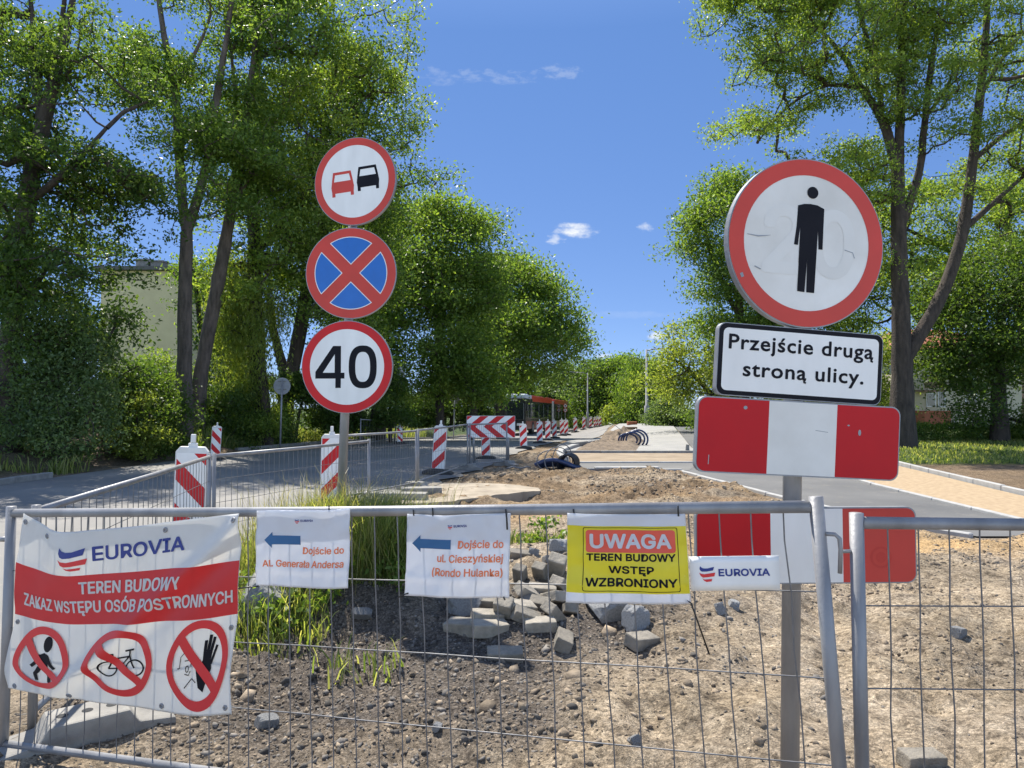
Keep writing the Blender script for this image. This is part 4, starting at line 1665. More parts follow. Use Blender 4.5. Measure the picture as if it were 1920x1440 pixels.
mid_fence('dark site fence turning away into the bushes at left', (q1[0] + .08, q1[1]), (q2[0], 22.5), h=1.3)
s1, s2 = G(676, 838), G(765, 822)
mid_fence('low fence on the sunlit verge beyond the road', (s1[0], s1[1]), (s2[0], s2[1]), h=1.0, nv=24)


def left_warning():
    c = W(14, 814, q1[1] - .15)
    root = thing('warning_board', 'small yellowish UWAGA board hanging on far left site fence', 'sign', tuple(c))
    pl = Plate(c, 0, R(-2), 0)
    V, F = pl.slab(rrect(.58, .36, .01, 2), -.006, 0)
    o = part('board', V, F, mat('board_cream', (0.62, 0.52, 0.34), (0.55, 0.45, 0.28), 5, .5), root)
    pl.decal('lettering', [text2d('UWAGA!', 0, .07, .085, .03, 'C', width=.46)], M_BLACK, root, .003)
    pl.decal('lettering', [text2d('GŁĘBOKIE', 0, -.05, .075, .03, 'C', width=.5), text2d('WYKOPY', 0, -.15, .075, .03, 'C', width=.46)], M_CORAL, root, .003)


left_warning()


def make_delineator(slope, group='red and white beacons along the roadworks', beads=True):
    """Striped beacon: local origin at the ground, facing -Y."""
    root = thing('traffic_beacon', 'x', 'beacon', (0, 0, 0), group)
    w, h, z0 = .27, .92, .12
    # plastic body with shoulders
    prof = [(-.15, z0), (.15, z0), (.15, z0 + h), (.11, z0 + h + .05), (-.11, z0 + h + .05), (-.15, z0 + h)]
    V = [(x, -.035, z) for x, z in prof] + [(x, .035, z) for x, z in prof]
    n = len(prof)
    F = [tuple(range(n)), tuple(range(2 * n - 1, n - 1, -1))] + [(i, n + i, n + (i + 1) % n, (i + 1) % n) for i in range(n)]
    V, F = bevel_mesh(V, F, .01, 2)
    body = part('board', V, F, M_PLASTIC_W, root)
    pl = Plate((0, -.035, z0 + h / 2), 0, 0, 0)
    st = []
    lo, hi = (-w / 2, -h / 2 + .01), (w / 2, h / 2 - .015)
    per, bw = .42, .20
    k = -4
    while k < 5:
        y = k * per + .05
        q = [(-w, y - slope * w * 1.0), (w, y + slope * w * 1.0), (w, y + bw + slope * w), (-w, y + bw - slope * w)]
        c = clip_poly(q, lo, hi)
        if len(c) >= 3:
            st.append(poly2d(c))
        k += 1
    pl.decal('face', [poly2d(rrect(w, h - .02, .008, 2))], M_WHITE, body, .0015)
    pl.decal('red_stripe', st, M_RED, body, .003, 0)
    plb = Plate((0, .035, z0 + h / 2), PI, 0, 0)
    plb.decal('red_stripe', [poly2d([(-x, y) for x, y in np.asarray(s[0])][::-1]) for s in st], M_RED, body, .003, 0)
    mb = MB()
    mb.box((-.04, -.022, z0 + h + .045), (.04, .022, z0 + h + .085))
    mb.box((-.022, -.018, z0 + h + .085), (.022, .018, z0 + h + .17))
    V, F = bevel_mesh(mb.V, mb.F, .006, 1)
    part('handle', V, F, M_PLASTIC_W, root)
    prof = [(-.34, 0), (.34, 0), (.34, .05), (.22, .10), (-.22, .10), (-.34, .05)]
    V = [(x, -.18, z) for x, z in prof] + [(x, .18, z) for x, z in prof]
    n = len(prof)
    F = [tuple(range(n)), tuple(range(2 * n - 1, n - 1, -1))] + [(i, n + i, n + (i + 1) % n, (i + 1) % n) for i in range(n)]
    V, F = bevel_mesh(V, F, .012, 1)
    part('base', V, F, M_RUBBER, root)
    mb = MB()
    mb.box((-.11, -.05, .095), (.11, .05, .125))
    part('socket', mb.V, mb.F, M_RUBBER, root)
    return root


DL_LEFT = make_delineator(-1.05)
DL_RIGHT = make_delineator(1.05)
_used = set()


def place_delineator(kind, px, base_py, top_py, label, lean=0.0, yaw=0.0, d=None, z=None):
    proto = DL_LEFT if kind == 'L' else DL_RIGHT
    if d is None:
        p = G(px, base_py)
    else:
        p = W(px, base_py, d)
        p[2] = float(gz(p[0], p[1])) if z is None else z
    topz = W(px, top_py, p[1])[2]
    s = (topz - p[2]) / 1.21
    if kind in _used:
        o = dup(proto, p, (0, lean, yaw), (s * (1.0 if s > .8 else 1.1), s, s), label)
    else:
        o = proto
        o.location = tuple(p)
        o.rotation_euler = (0, lean, yaw)
        o.scale = (s * (1.0 if s > .8 else 1.1), s, s)
        o['label'] = label
        _used.add(kind)
    return o


place_delineator('L', 352, 1030, 814, 'largest striped beacon behind the banner, white knob on top', R(2), R(10), d=7.3)
place_delineator('R', 619, 948, 799, 'striped beacon half hidden behind the three-sign post', R(1), R(8), d=11.0)
place_delineator('L', 403, 862, 792, 'far striped beacon on the left road side by the dirt mounds', R(3), R(20))
place_delineator('R', 821, 889, 788, 'striped beacon with knob standing alone on the asphalt left of arrow board', R(3.5), R(-4))
place_delineator('L', 750, 832, 794, 'small shaded striped beacon on the far verge near thin pole', R(-1), R(15))
place_delineator('R', 911, 860, 800, 'striped beacon half hidden below the arrow board', 0, 0)
place_delineator('R', 982, 841, 790, 'scuffed leaning beacon just right of the arrow board', R(-2), 0)
row = ((1012, 831, 786, 'beacon in the row beside bus, second after the scuffed one'), (1027, 826, 786, 'third beacon of the row, in front of the bus side'), (1040, 822, 785, 'fourth beacon of the row, next to a white strip on bus'),
       (1054, 817, 784, 'beacon at bus rear, left one of an overlapping pair'), (1062, 816, 784, 'beacon at bus rear, right one of an overlapping pair'), (1079, 811, 781, 'beacon standing in front of the silver car'),
       (1095, 806, 780, 'beacon right after the silver car in the row'), (1107, 803, 780, 'fourth from last beacon by the distant lamp post'), (1116, 801, 780, 'second last beacon before the far end of pavement'),
       (1120, 800.5, 779.5, 'beacon tucked between the last two of the row'), (1125, 800, 779, 'farthest beacon at the end of the row'))
for (px, b, t, lb) in row:
    place_delineator('R', px, b, t, lb, R(random.uniform(-2, 2)), R(random.uniform(-10, 10)))


def chevron_board():
    p = G(920, 868)
    d = p[1]
    root = thing('arrow_board', 'wide red and white chevron board pointing left on metal legs', 'road sign', tuple(p))
    c = W(920.5, 800, d)
    s = d / FPX
    bw, bh = 91 * s, 41 * s
    pl = Plate(c, R(0), R(0), 0)
    V, F = pl.slab(rrect(bw, bh, .015, 3), -.03, 0)
    o = part('board', V, F, M_GREYBACK, root)
    pl.decal('face', [poly2d(rrect(bw - .012, bh - .012, .012, 3))], M_WHITE, o, .0015)
    st = []
    lo, hi = (-bw / 2 + .01, -bh / 2 + .01), (bw / 2 - .01, bh / 2 - .01)
    for k in range(-1, 5):
        x = -bw / 2 + .02 + k * bw * .335
        wd = bw * .165
        up = clip_poly([(x, 0), (x + wd, 0), (x + wd + bh * .62, bh / 2), (x + bh * .62, bh / 2)], (lo[0], 0), hi)
        dn = clip_poly([(x, 0), (x + bh * .62, -bh / 2), (x + wd + bh * .62, -bh / 2), (x + wd, 0)], lo, (hi[0], 0))
        for q in (up, dn):
            if len(q) >= 3:
                st.append(poly2d(q))
    pl.decal('red_stripe', st, M_RED, o, .003, 0)
    for px in (888, 953):
        f = G(px, 866)
        V, F = tube([(W(px, 790, d)[0], d + .05, c[2] + .1), (W(px, 866, d)[0], d + .05, p[2])], .028, 8)
        part('leg', V, F, M_GALV, root, True)
        V, F = tube([(W(px, 830, d)[0], d + .05, p[2] + .55), (W(px, 866, d)[0], d + .6, p[2])], .018, 8)
        part('brace', V, F, M_GALV, root, True)


chevron_board()

# ------------------------------------------------------------------ bricks and stones of the heap
BRICK_MESH = []
for s in range(4):
    mb = MB().box((-.11, -.055, -.04), (.11, .055, .04))
    V, F = bevel_mesh(mb.V, mb.F, .009, 2, subdiv=3, jit=.0045, seed=s + 1)
    BRICK_MESH.append(mesh_of('brick', V, F, M_BRICK))
STONE_MESH = []
for s in range(4):
    bm = bmesh.new()
    bmesh.ops.create_icosphere(bm, subdivisions=4, radius=1)
    for v in bm.verts:
        n = noise_vector(v.co * 1.1 + Vector((s * 5.3, 1, 2)))
        n2 = noise_vector(v.co * 3.2 + Vector((s, 4, 2)))
        v.co += n * .38 + n2 * .12
        for ax in range(3):
            lim = .78
            v.co[ax] = max(-lim, min(lim, v.co[ax] * 1.05))
    V = [tuple(v.co) for v in bm.verts]
    F = [tuple(v.index for v in f.verts) for f in bm.faces]
    bm.free()
    STONE_MESH.append(mesh_of('stone', V, F, M_STONE))


def place_brick(px, py, yaw, tilt, roll, label, k=1.0, lift=.018):
    p = G(px, py, relief)
    o = link('brick', random.choice(BRICK_MESH), None, (p[0], p[1], p[2] + lift), (R(tilt), R(roll), R(yaw)))
    k *= .93
    o.scale = (k, k * random.uniform(.9, 1.05), k)
    tag(o, label, 'brick', 'loose paving bricks in the heap')


def place_stone(px, py, s, label, flat=.75):
    p = G(px, py, relief)
    o = link('stone', random.choice(STONE_MESH), None, (p[0], p[1], p[2] + s * .25), (random.uniform(0, 6), random.uniform(-.3, .3), random.uniform(0, 6)))
    o.scale = (s, s * random.uniform(.7, 1), s * flat)
    tag(o, label, 'stone', 'grey stones on the building site')


for a in ((973, 1046, 25, 15, 10, 'brick lying at the upper left corner of the heap'), (976, 1090, 80, 20, 62, 'brick standing on end left of gap between the notices'),
          (1014, 1085, 70, 10, 58, 'brick on end in the middle of gap between the notices'), (1043, 1075, 95, 25, 55, 'large slanting brick beside the yellow notice edge', 1.35),
          (1017, 1114, -6, 12, 2, 'flat brick facing forward below the ones on end'), (1052, 1106, 60, 10, 40, 'brick tipped against the lower corner of yellow notice'),
          (921, 1137, -8, 14, 3, 'pale brick just under the Cieszyńskiej notice'), (946, 1158, 82, 12, 60, 'tall pale brick standing up below the Cieszyńskiej notice corner', 1.2),
          (914, 1166, 18, 8, 6, 'pale brick lying behind the front pair'), (976, 1146, 32, 16, 14, 'brick turned cornerwise in the centre of heap'),
          (1003, 1137, -20, 18, 5, 'light brick leaning behind the cornerwise one'), (987, 1166, 15, 20, 24, 'dark brick wedged low in the heap centre'),
          (1012, 1177, 8, 10, 0, 'brown brick lying flat at the heap front'), (1039, 1158, 55, 20, 42, 'tilted brick with dark side at heap right'),
          (868, 1183, -28, 8, -6, 'front left brick of the V-shaped pair', 1.15), (917, 1186, 20, 8, 4, 'front right brick of the V-shaped pair', 1.15),
          (1057, 1210, 84, 22, 0, 'brick lying end on in the foreground right of heap', 1.1), (947, 1236, 3, 14, 0, 'single brick lying alone in front of heap', 1.05),
          (1203, 1210, 42, 12, 8, 'brick lying cornerwise beside pale stones at right', 1.1), (1066, 1152, 100, 10, 30, 'grey brick at the right foot of the heap'),
          (1728, 1434, 8, 4, 3, 'pale brick at the bottom edge behind right fence', .9), (990, 1120, 40, 26, 30, 'brick half buried between the upright bricks'),
          (1035, 1128, 130, 14, 20, 'brick under the flat forward facing one')):
    place_brick(*a[:6], k=a[6] if len(a) > 6 else 1.0)
for a in ((873, 1148, .15, 'big rounded grey stone left of the heap'), (1140, 1150, .17, 'big dark grey stone below the yellow notice'), (1193, 1178, .14, 'pale split stone right of the heap', .5),
          (1000, 1042, .07, 'small round stone at the heap top'), (1027, 1052, .05, 'smallest stone at heap top'), (1048, 1030, .10, 'angular stone at the top right of the heap'),
          (678, 1165, .09, 'narrow stone on the dark soil below grass', .4), (1797, 1195, .06, 'small grey stone behind the right fence panel'), (493, 1145, .24, 'pale concrete lump in the grass beside banner', .8),
          (1375, 1140, .06, 'dark stone among clods left of the sign pole'), (1350, 1150, .055, 'brown stone in front of dark one left of sign pole'), (500, 1365, .07, 'flat brown stone below the banner corner', .6),
          (1190, 1395, .035, 'pale small stone in the lower foreground'), (820, 1370, .03, 'whitish small stone near bottom middle')):
    place_stone(*a[:4], flat=a[4] if len(a) > 4 else .75)


# ------------------------------------------------------------------ pipes, brick pack, small site things
def coil_bundle():
    p = G(1043, 884)
    root = thing('cable_bundle', 'heap of thick navy and black cable ducts lying by the kerb', 'cable duct', tuple(p), 'cable duct bundles')
    rr = random.Random(3)
    mb = MB()
    for k in range(7):
        a = rr.uniform(-.1, .1)
        y = -.15 + k * .05
        pts = [p + np.array((-.50 + .02 * k + .95 * t, y + a * t, 0.06 + .26 * math.sin(PI * (.12 + .80 * t)) * (1 - .10 * k) * (1 - .35 * t))) for t in np.linspace(0, 1, 10)]
        mb.tube(pts, .05, 8)
    part('thick_duct', mb.V, mb.F, M_BLUEPIPE, root, True)
    mb = MB()
    for k in range(5):
        c = p + np.array((.22 + .03 * k, .05 * k - .1, .19))
        pts = [c + np.array((.20 * math.cos(t), .10 * math.cos(t + 1), .21 * math.sin(t))) for t in np.linspace(0, 2 * PI, 20)]
        mb.tube(pts, .028, 7, False)
    part('black_coil', mb.V, mb.F, M_BLACKPIPE, root, True)
    mb = MB()
    for k in range(3):
        c = p + np.array((-.1 + .12 * k, -.18 + .05 * k, .26))
        pts = [c + np.array(((.36 - .06 * k) * math.cos(t), .12 * math.sin(t * 1.0 + k), (.24 + .07 * k) * math.sin(t))) for t in np.linspace(-.3, PI + .9, 22)]
        mb.tube(pts, .012, 6, False)
    pts = [p + np.array((-.6 - .35 * t, -.1, .10 + .02 * math.sin(7 * t))) for t in np.linspace(0, 1.6, 8)]
    mb.tube(pts, .02, 6)
    part('thin_cable', mb.V, mb.F, mat('cable_grey', (0.10, 0.11, 0.12), (0.16, 0.16, 0.17), 8, .4), root, True)
    q = G(1180, 836)
    root = thing('cable_bundle', 'dark cable coil leaning on the soil heap in pavement bed', 'cable duct', tuple(q), 'cable duct bundles')
    mb = MB()
    for k in range(4):
        c = q + np.array((-.05 + .12 * k, .05 * k, .22))
        pts = [c + np.array((.34 * math.cos(t) + .16 * math.sin(t), .2 * math.cos(t + k), (.20 + .05 * k) * math.sin(t) - .13 * math.cos(t))) for t in np.linspace(-.2, 4.2 + .3 * k, 20)]
        mb.tube(pts, .035, 7)
    part('duct', mb.V, mb.F, M_BLUEPIPE, root, True)
    V, F = tube([q + np.array((-.25, 0, .55)), q + np.array((-.5, .1, .75)), q + np.array((-.75, .2, .85))], .012, 6)
    part('thin_cable', V, F, M_GALV, root, True)


coil_bundle()


def brick_pack():
    p = G(1181, 808)
    root = thing('brick_pack', 'low pack of brown paving bricks standing on the pale pavement', 'brick pack', tuple(p))
    mb = MB()
    for zz in range(2):
        for i in range(5):
            for j in range(2):
                mb.box((-.45 + i * .18, -.2 + j * .2, zz * .13), (-.28 + i * .18, -.01 + j * .2, zz * .13 + .125))
    V, F = bevel_mesh((np.array(mb.V) + p).tolist(), mb.F, .006, 1)
    part('bricks', V, F, mat('brown_brick', (0.24, 0.17, 0.11), (0.15, 0.10, 0.07), 8, .9, island=.3), root)
    mb = MB().box((-.47, -.22, -.02), (.47, .22, -.002))
    part('pallet', np.array(mb.V) + p + np.array((0, 0, .02 - .018)), mb.F, mat('pallet_wood', (.30, .23, .15), (.2, .15, .1), 6, .9), root)


brick_pack()


def small_posts():
    p = G(1289, 846)
    root = thing('marker_post', 'short grey marker stump near the pavement corner', 'post', tuple(p))
    V, F = tube([p, p + np.array((0, 0, .1)), p + np.array((.01, 0, .22))], [.07, .06, .055], 10)
    part('stump', V, F, M_CONC_DARK, root)
    p = G(1252, 797)
    root = thing('marker_post', 'thin dark post with bluish top at the far pavement', 'post', tuple(p))
    V, F = tube([p, p + np.array((0, 0, .5)), p + np.array((0, 0, .95))], [.09, .08, .06], 8)
    part('shaft', V, F, M_BLACKPIPE, root)
    V, F = tube([p + np.array((-.35, 0, 1.0)), p + np.array((0, 0, .95)), p + np.array((.15, 0, 1.25))], .05, 8)
    part('arm', V, F, M_BLUEPIPE, root)
    p = G(1185, 797)
    mb = MB().box((-.35, -.15, 0), (.35, .15, .26))
    V, F = bevel_mesh(mb.V, mb.F, .02, 2)
    o = link('crate', mesh_of('crate', V, F, mat('orange_brown', (.42, .14, .07), (.32, .1, .05), 6, .7)), None, tuple(p), (0, 0, .2))
    tag(o, 'small orange red box at the far end of the pavement', 'box')
    # dropped kerb stones near the slab
    for k, (px, py, yw, lb) in enumerate(((790, 935, 8, 'grey kerb block lying at the broken slab corner'), (742, 946, -5, 'long kerb stone half hidden behind grass'), (1175, 884, 2, 'thin pale board lying on the entrance kerb'),
                                          (1085, 838, 60, 'loose kerb stone beside the curved kerb'))):
        p = G(px, py)
        L = (.34, .5, .75, .6)[k]
        mb = MB().box((-L, -.12, 0), (L, .12, .16 if k != 2 else .05))
        V, F = bevel_mesh(mb.V, mb.F, .02, 2)
        o = link('kerb_stone', mesh_of('kerb_stone', V, F, M_CONC if k != 2 else M_KERB), None, (p[0], p[1], p[2] + (.06 if k == 2 else .03)), (0, 0, R(yw)))
        tag(o, lb, 'kerb stone', 'loose kerb stones')


small_posts()


# ------------------------------------------------------------------ bus and car
def make_bus():
    fz = W(955, 814, 52)
    x0 = fz[0]
    z0 = fz[2]
    ang = math.atan2(4.6, 18.0)
    root = thing('bus', 'dark articulated city bus with red roof band coming along the road', 'bus', (x0, 52, z0), None, (R(-1.2), 0, -ang))
    Wb, Hb = 2.42, 2.95
    m_body = mat('bus_black_paint', (0.02, 0.02, 0.022), (0.03, 0.03, 0.032), 3, .2)
    m_red = mat('bus_red_paint', (0.55, 0.06, 0.03), (0.50, 0.05, 0.03), 3, .3)
    m_gl = mat('bus_glass', (0.015, 0.02, 0.022), (0.02, 0.025, 0.028), 3, .05, spec=.8)
    m_roof = mat('bus_roof_grey', (0.55, 0.62, 0.70), (0.5, 0.56, 0.63), 3, .4)

    def lp(name, mb, m, par=root, bw=0.0, seg=2):
        V, F = (mb.V, mb.F) if not bw else bevel_mesh(mb.V, mb.F, bw, seg)
        return link(name, mesh_of(name, V, F, m), par)
    lp('body', MB().box((-Wb / 2, 0, .32), (Wb / 2, 10, Hb - .3)), m_body, bw=.1, seg=3)
    lp('rear_section', MB().box((-Wb / 2, 11, .32), (Wb / 2, 18, Hb - .3)), m_body, bw=.1, seg=3)
    mb = MB()
    for k in range(8):
        mb.box((-Wb / 2 + .06, 10.0 + k * .125, .4), (Wb / 2 - .06 + .03, 10.0 + k * .125 + .09, Hb - .3))
    lp('bellows', mb, mat('bellows_pale', (.55, .55, .53), (.42, .42, .4), 4, .7))
    lp('roof_fairing', MB().box((-Wb / 2 + .12, .15, Hb - .34), (Wb / 2 - .02, 2.2, Hb)), m_roof, bw=.12, seg=3)
    lp('roof_band', MB().box((-Wb / 2 + .05, 2.3, Hb - .55), (Wb / 2 + .012, 9.9, Hb - .06)), m_red, bw=.08)
    lp('roof_band', MB().box((-Wb / 2 + .05, 11.1, Hb - .55), (Wb / 2 + .012, 17.9, Hb - .12)), m_red, bw=.08)
    lp('windscreen', MB().box((-Wb / 2 + .12, -.03, 1.05), (Wb / 2 - .12, .06, 2.3)), m_gl, bw=.02)
    d = lp('destination_display', MB().box((-Wb / 2 + .3, -.045, 2.36), (Wb / 2 - .3, .02, 2.6)), m_gl)
    mb = MB()
    for k in range(7):
        mb.box((-.75 + k * .2, -.052, 2.43), (-.62 + k * .2, -.048, 2.53))
    lp('display_text', mb, mat('display_pale', (.6, .6, .55), (.5, .5, .46), 6, .5), d)
    lp('bumper', MB().box((-Wb / 2 + .03, -.06, .3), (Wb / 2 - .03, .12, .72)), m_body, bw=.04)
    mb = MB()
    for s in (-1, 1):
        lp('headlight', MB().box((s * .78 - .2, -.08, .62), (s * .78 + .2, -.02, .8)), mat('lamp_lens', (.7, .7, .68), (.6, .6, .58), 6, .15), bw=.01)
        lp('mirror', MB().box((s * 1.33 - .1, -.25, 1.7), (s * 1.33 + .1, -.1, 2.15)), m_body, bw=.03)
    for k in range(5):
        lp('side_window', MB().box((Wb / 2 - .02, 1.0 + k * 1.8, 1.15), (Wb / 2 + .015, 2.65 + k * 1.8, 2.3)), m_gl, bw=.01)
        lp('side_window', MB().box((-Wb / 2 - .015, 1.0 + k * 1.8, 1.15), (-Wb / 2 + .02, 2.65 + k * 1.8, 2.3)), m_gl, bw=.01)
    for k in range(4):
        lp('side_window', MB().box((Wb / 2 - .02, 11.4 + k * 1.6, 1.15), (Wb / 2 + .015, 12.85 + k * 1.6, 2.3)), m_gl, bw=.01)
    lp('red_skirt', MB().box((Wb / 2 - .02, .2, .4), (Wb / 2 + .02, 9.9, .95)), mat('bus_maroon_paint', (.22, .02, .02), (.18, .02, .02), 4, .3), bw=.01)
    lp('red_skirt', MB().box((Wb / 2 - .02, 11.2, .4), (Wb / 2 + .02, 17.8, .95)), mat('bus_cream_paint', (.6, .5, .3), (.55, .46, .28), 4, .3), bw=.01)
    for y in (2.4, 8.2, 15.2):
        for s in (-1, 1):
            V, F = tube([(s * (Wb / 2 - .28), y, .46), (s * (Wb / 2 + .03), y, .46)], .46, 20)
            w = link('wheel', mesh_of('wheel', V, F, M_RUBBER), root)
            V, F = tube([(s * (Wb / 2 + .02), y, .46), (s * (Wb / 2 + .04), y, .46)], .25, 16)
            link('rim', mesh_of('rim', V, F, M_GALV), w)


make_bus()


def make_car():
    d = 100.0
    p = W(1082, 787, d)
    root = thing('parked_car', 'distant silver car behind the row of beacons', 'car', tuple(p), None, (0, 0, R(4)))
    m_p = mat('car_silver', (.62, .63, .65), (.58, .59, .61), 3, .25, .3)
    m_g = mat('car_glass', (.02, .025, .03), (.03, .035, .04), 3, .08)
    prof = [(-2.1, .35), (2.1, .35), (2.15, .65), (1.9, .82), (1.0, .92), (.35, 1.42), (-1.1, 1.45), (-1.9, .98), (-2.15, .85)]
    V = [(x, -.85, z) for x, z in prof] + [(x, .85, z) for x, z in prof]
    n = len(prof)
    F = [tuple(range(n)), tuple(range(2 * n - 1, n - 1, -1))] + [(i, n + i, n + (i + 1) % n, (i + 1) % n) for i in range(n)]
    V, F = bevel_mesh(V, F, .06, 2)
    link('body', mesh_of('body', V, F, m_p), root)
    for pr in ([(-.95, .95), (-.15, .95), (-.15, 1.34), (-.9, 1.36)], [(-.05, .95), (.8, .95), (.28, 1.32), (-.05, 1.34)]):
        V = [(x, -.862, z) for x, z in pr] + [(x, .862, z) for x, z in pr]
        F = [(0, 1, 2, 3), (7, 6, 5, 4)] + [(i, 4 + i, 4 + (i + 1) % 4, (i + 1) % 4) for i in range(4)]
        link('side_window', mesh_of('side_window', V, F, m_g), root)
    for x in (-1.35, 1.35):
        for s in (-1, 1):
            V, F = tube([(x, s * .68, .33), (x, s * .87, .33)], .33, 18)
            w = link('wheel', mesh_of('wheel', V, F, M_RUBBER), root)
            V, F = tube([(x, s * .86, .33), (x, s * .88, .33)], .2, 14)
            link('rim', mesh_of('rim', V, F, M_GALV), w)


make_car()


# ------------------------------------------------------------------ posts, lamps, distant signs
def lamp_post(px, base, top, d, label, side, rad):
    p = W(px, base, d)
    p[2] = float(gz(p[0], p[1]))
    t = W(px, top, d)
    root = thing('street_lamp', label, 'street lamp', tuple(p), 'street lamps by the pavement')
    V, F = tube([p, (p[0], p[1], p[2] + 1.4), (p[0], p[1], p[2] + 1.45), (p[0], p[1], t[2])], [rad * 1.9, rad * 1.7, rad, rad * .6], 10)
    part('pole', V, F, M_KERB, root, True)
    V, F = tube([(p[0], p[1], t[2] - .1), (p[0] + side * .5, p[1], t[2] + .02), (p[0] + side * 1.3, p[1], t[2] + .05)], rad * .4, 8)
    part('arm', V, F, M_GALV, root, True)
    mb = MB().box((-.35, -.12, -.05), (.35, .12, .06))
    V, F = bevel_mesh(mb.V, mb.F, .03, 2)
    part('lamp_head', np.array(V) + (p[0] + side * 1.5, p[1], t[2] + .05), F, M_GALV, root)


lamp_post(1102, 792, 699, 64, 'distant street lamp above the end of beacon row', -1, .07)
lamp_post(1213, 795, 655, 54, 'nearer pale street lamp before the hanging birch', 1, .11)


def backs():
    # grey back of a round sign across the road
    p = G(525, 846)
    d = p[1]
    root = thing('signpost', 'round sign seen from its grey back across the road', 'signpost', tuple(p))
    V, F = tube([p, W(529, 712, d - .0)], .03, 10)
    part('pole', V, F, M_GALV, root, True)
    pl = Plate(W(529, 724, d + .06), 0, 0, 0)
    V, F = pl.slab(circ(0, 0, 16 * d / FPX, n=40), 0, .02)
    o = part('sign_plate', V, F, M_GREYBACK, root)
    for yy in (-9, 6):
        V, F = tube([W(521, 724 + yy, d + .03), W(537, 724 + yy, d + .03)], .012, 6)
        part('clamp', V, F, M_CONC_DARK, o)
    # thin leaning pole with two triangular sign backs
    d = 31
    p = W(740, 826, d)
    p[2] = float(relief(np.array([p[0]]), np.array([d]))[0])
    root = thing('signpost', 'thin grey pole with triangular sign backs on the far verge', 'signpost', tuple(p))
    V, F = tube([p, W(749, 684, d)], .035, 10)
    part('pole', V, F, M_GALV, root, True)
    for (cx, cy) in ((750, 697), (748, 720)):
        pl = Plate(W(cx, cy, d + .06), R(20), 0, 0)
        s = 13 * d / FPX
        V, F = pl.slab([(-s, -s * .8), (s, -s * .8), (0, s * .9)], 0, .02)
        part('sign_plate', V, F, M_GREYBACK, root)
    d = 38
    p = W(850, 806, d)
    p[2] = float(gz(p[0], p[1]))
    root = thing('signpost', 'dark round sign back in tree shade left of the bus', 'signpost', tuple(p))
    V, F = tube([p, W(853, 742, d)], .035, 10)
    part('pole', V, F, M_GREYBACK, root, True)
    pl = Plate(W(853, 748, d + .06), 0, 0, 0)
    V, F = pl.slab(circ(0, 0, 9 * d / FPX, n=30), 0, .02)
    part('sign_plate', V, F, M_GREYBACK, root)
    d = 66
    p = W(1060, 786, d)
    root = thing('signpost', 'two small white road signs on one pole behind the bus', 'signpost', tuple(p))
    V, F = tube([p, W(1060, 757, d)], .04, 10)
    part('pole', V, F, M_GALV, root, True)
    for cy in (761, 769):
        pl = Plate(W(1060, cy, d - .06), 0, 0, 0)
        r = 3.8 * d / FPX
        V, F = pl.slab(circ(0, 0, r, n=24), -.02, 0)
        o = part('sign_plate', V, F, M_WHITE, root)
        pl.decal('border', [ring2d(0, 0, r * .75, r * .98, 24)], M_RED, o, .004)
        pl.decal('symbol', [poly2d(rrect(r * .7, r * .6, .01, 2))], M_BLACK, o, .004)
    for k, (px, t, b, dd, lb) in enumerate(((208, 700, 800, 21.5, 'old dark fence post left, among bushes behind dirt mound'), (311, 713, 800, 21.0, 'old dark fence post just left of the forked tree'),
                                           (460, 722, 812, 26.8, 'old leaning fence post in bushes right of the leaning trunk'))):
        a, bb = W(px - 2, b, dd), W(px, t, dd)
        a[2] = 0
        root = thing('fence_post', lb, 'post', tuple(a), 'old posts in the undergrowth')
        mb = MB()
        ux = .11
        mb.box((-ux, -ux, 0), (ux, ux, bb[2]))
        V, F = bevel_mesh(mb.V, mb.F, .02, 1)
        part('shaft', np.array(V) + np.array((bb[0], dd, 0)), F, M_BARK, root)


backs()


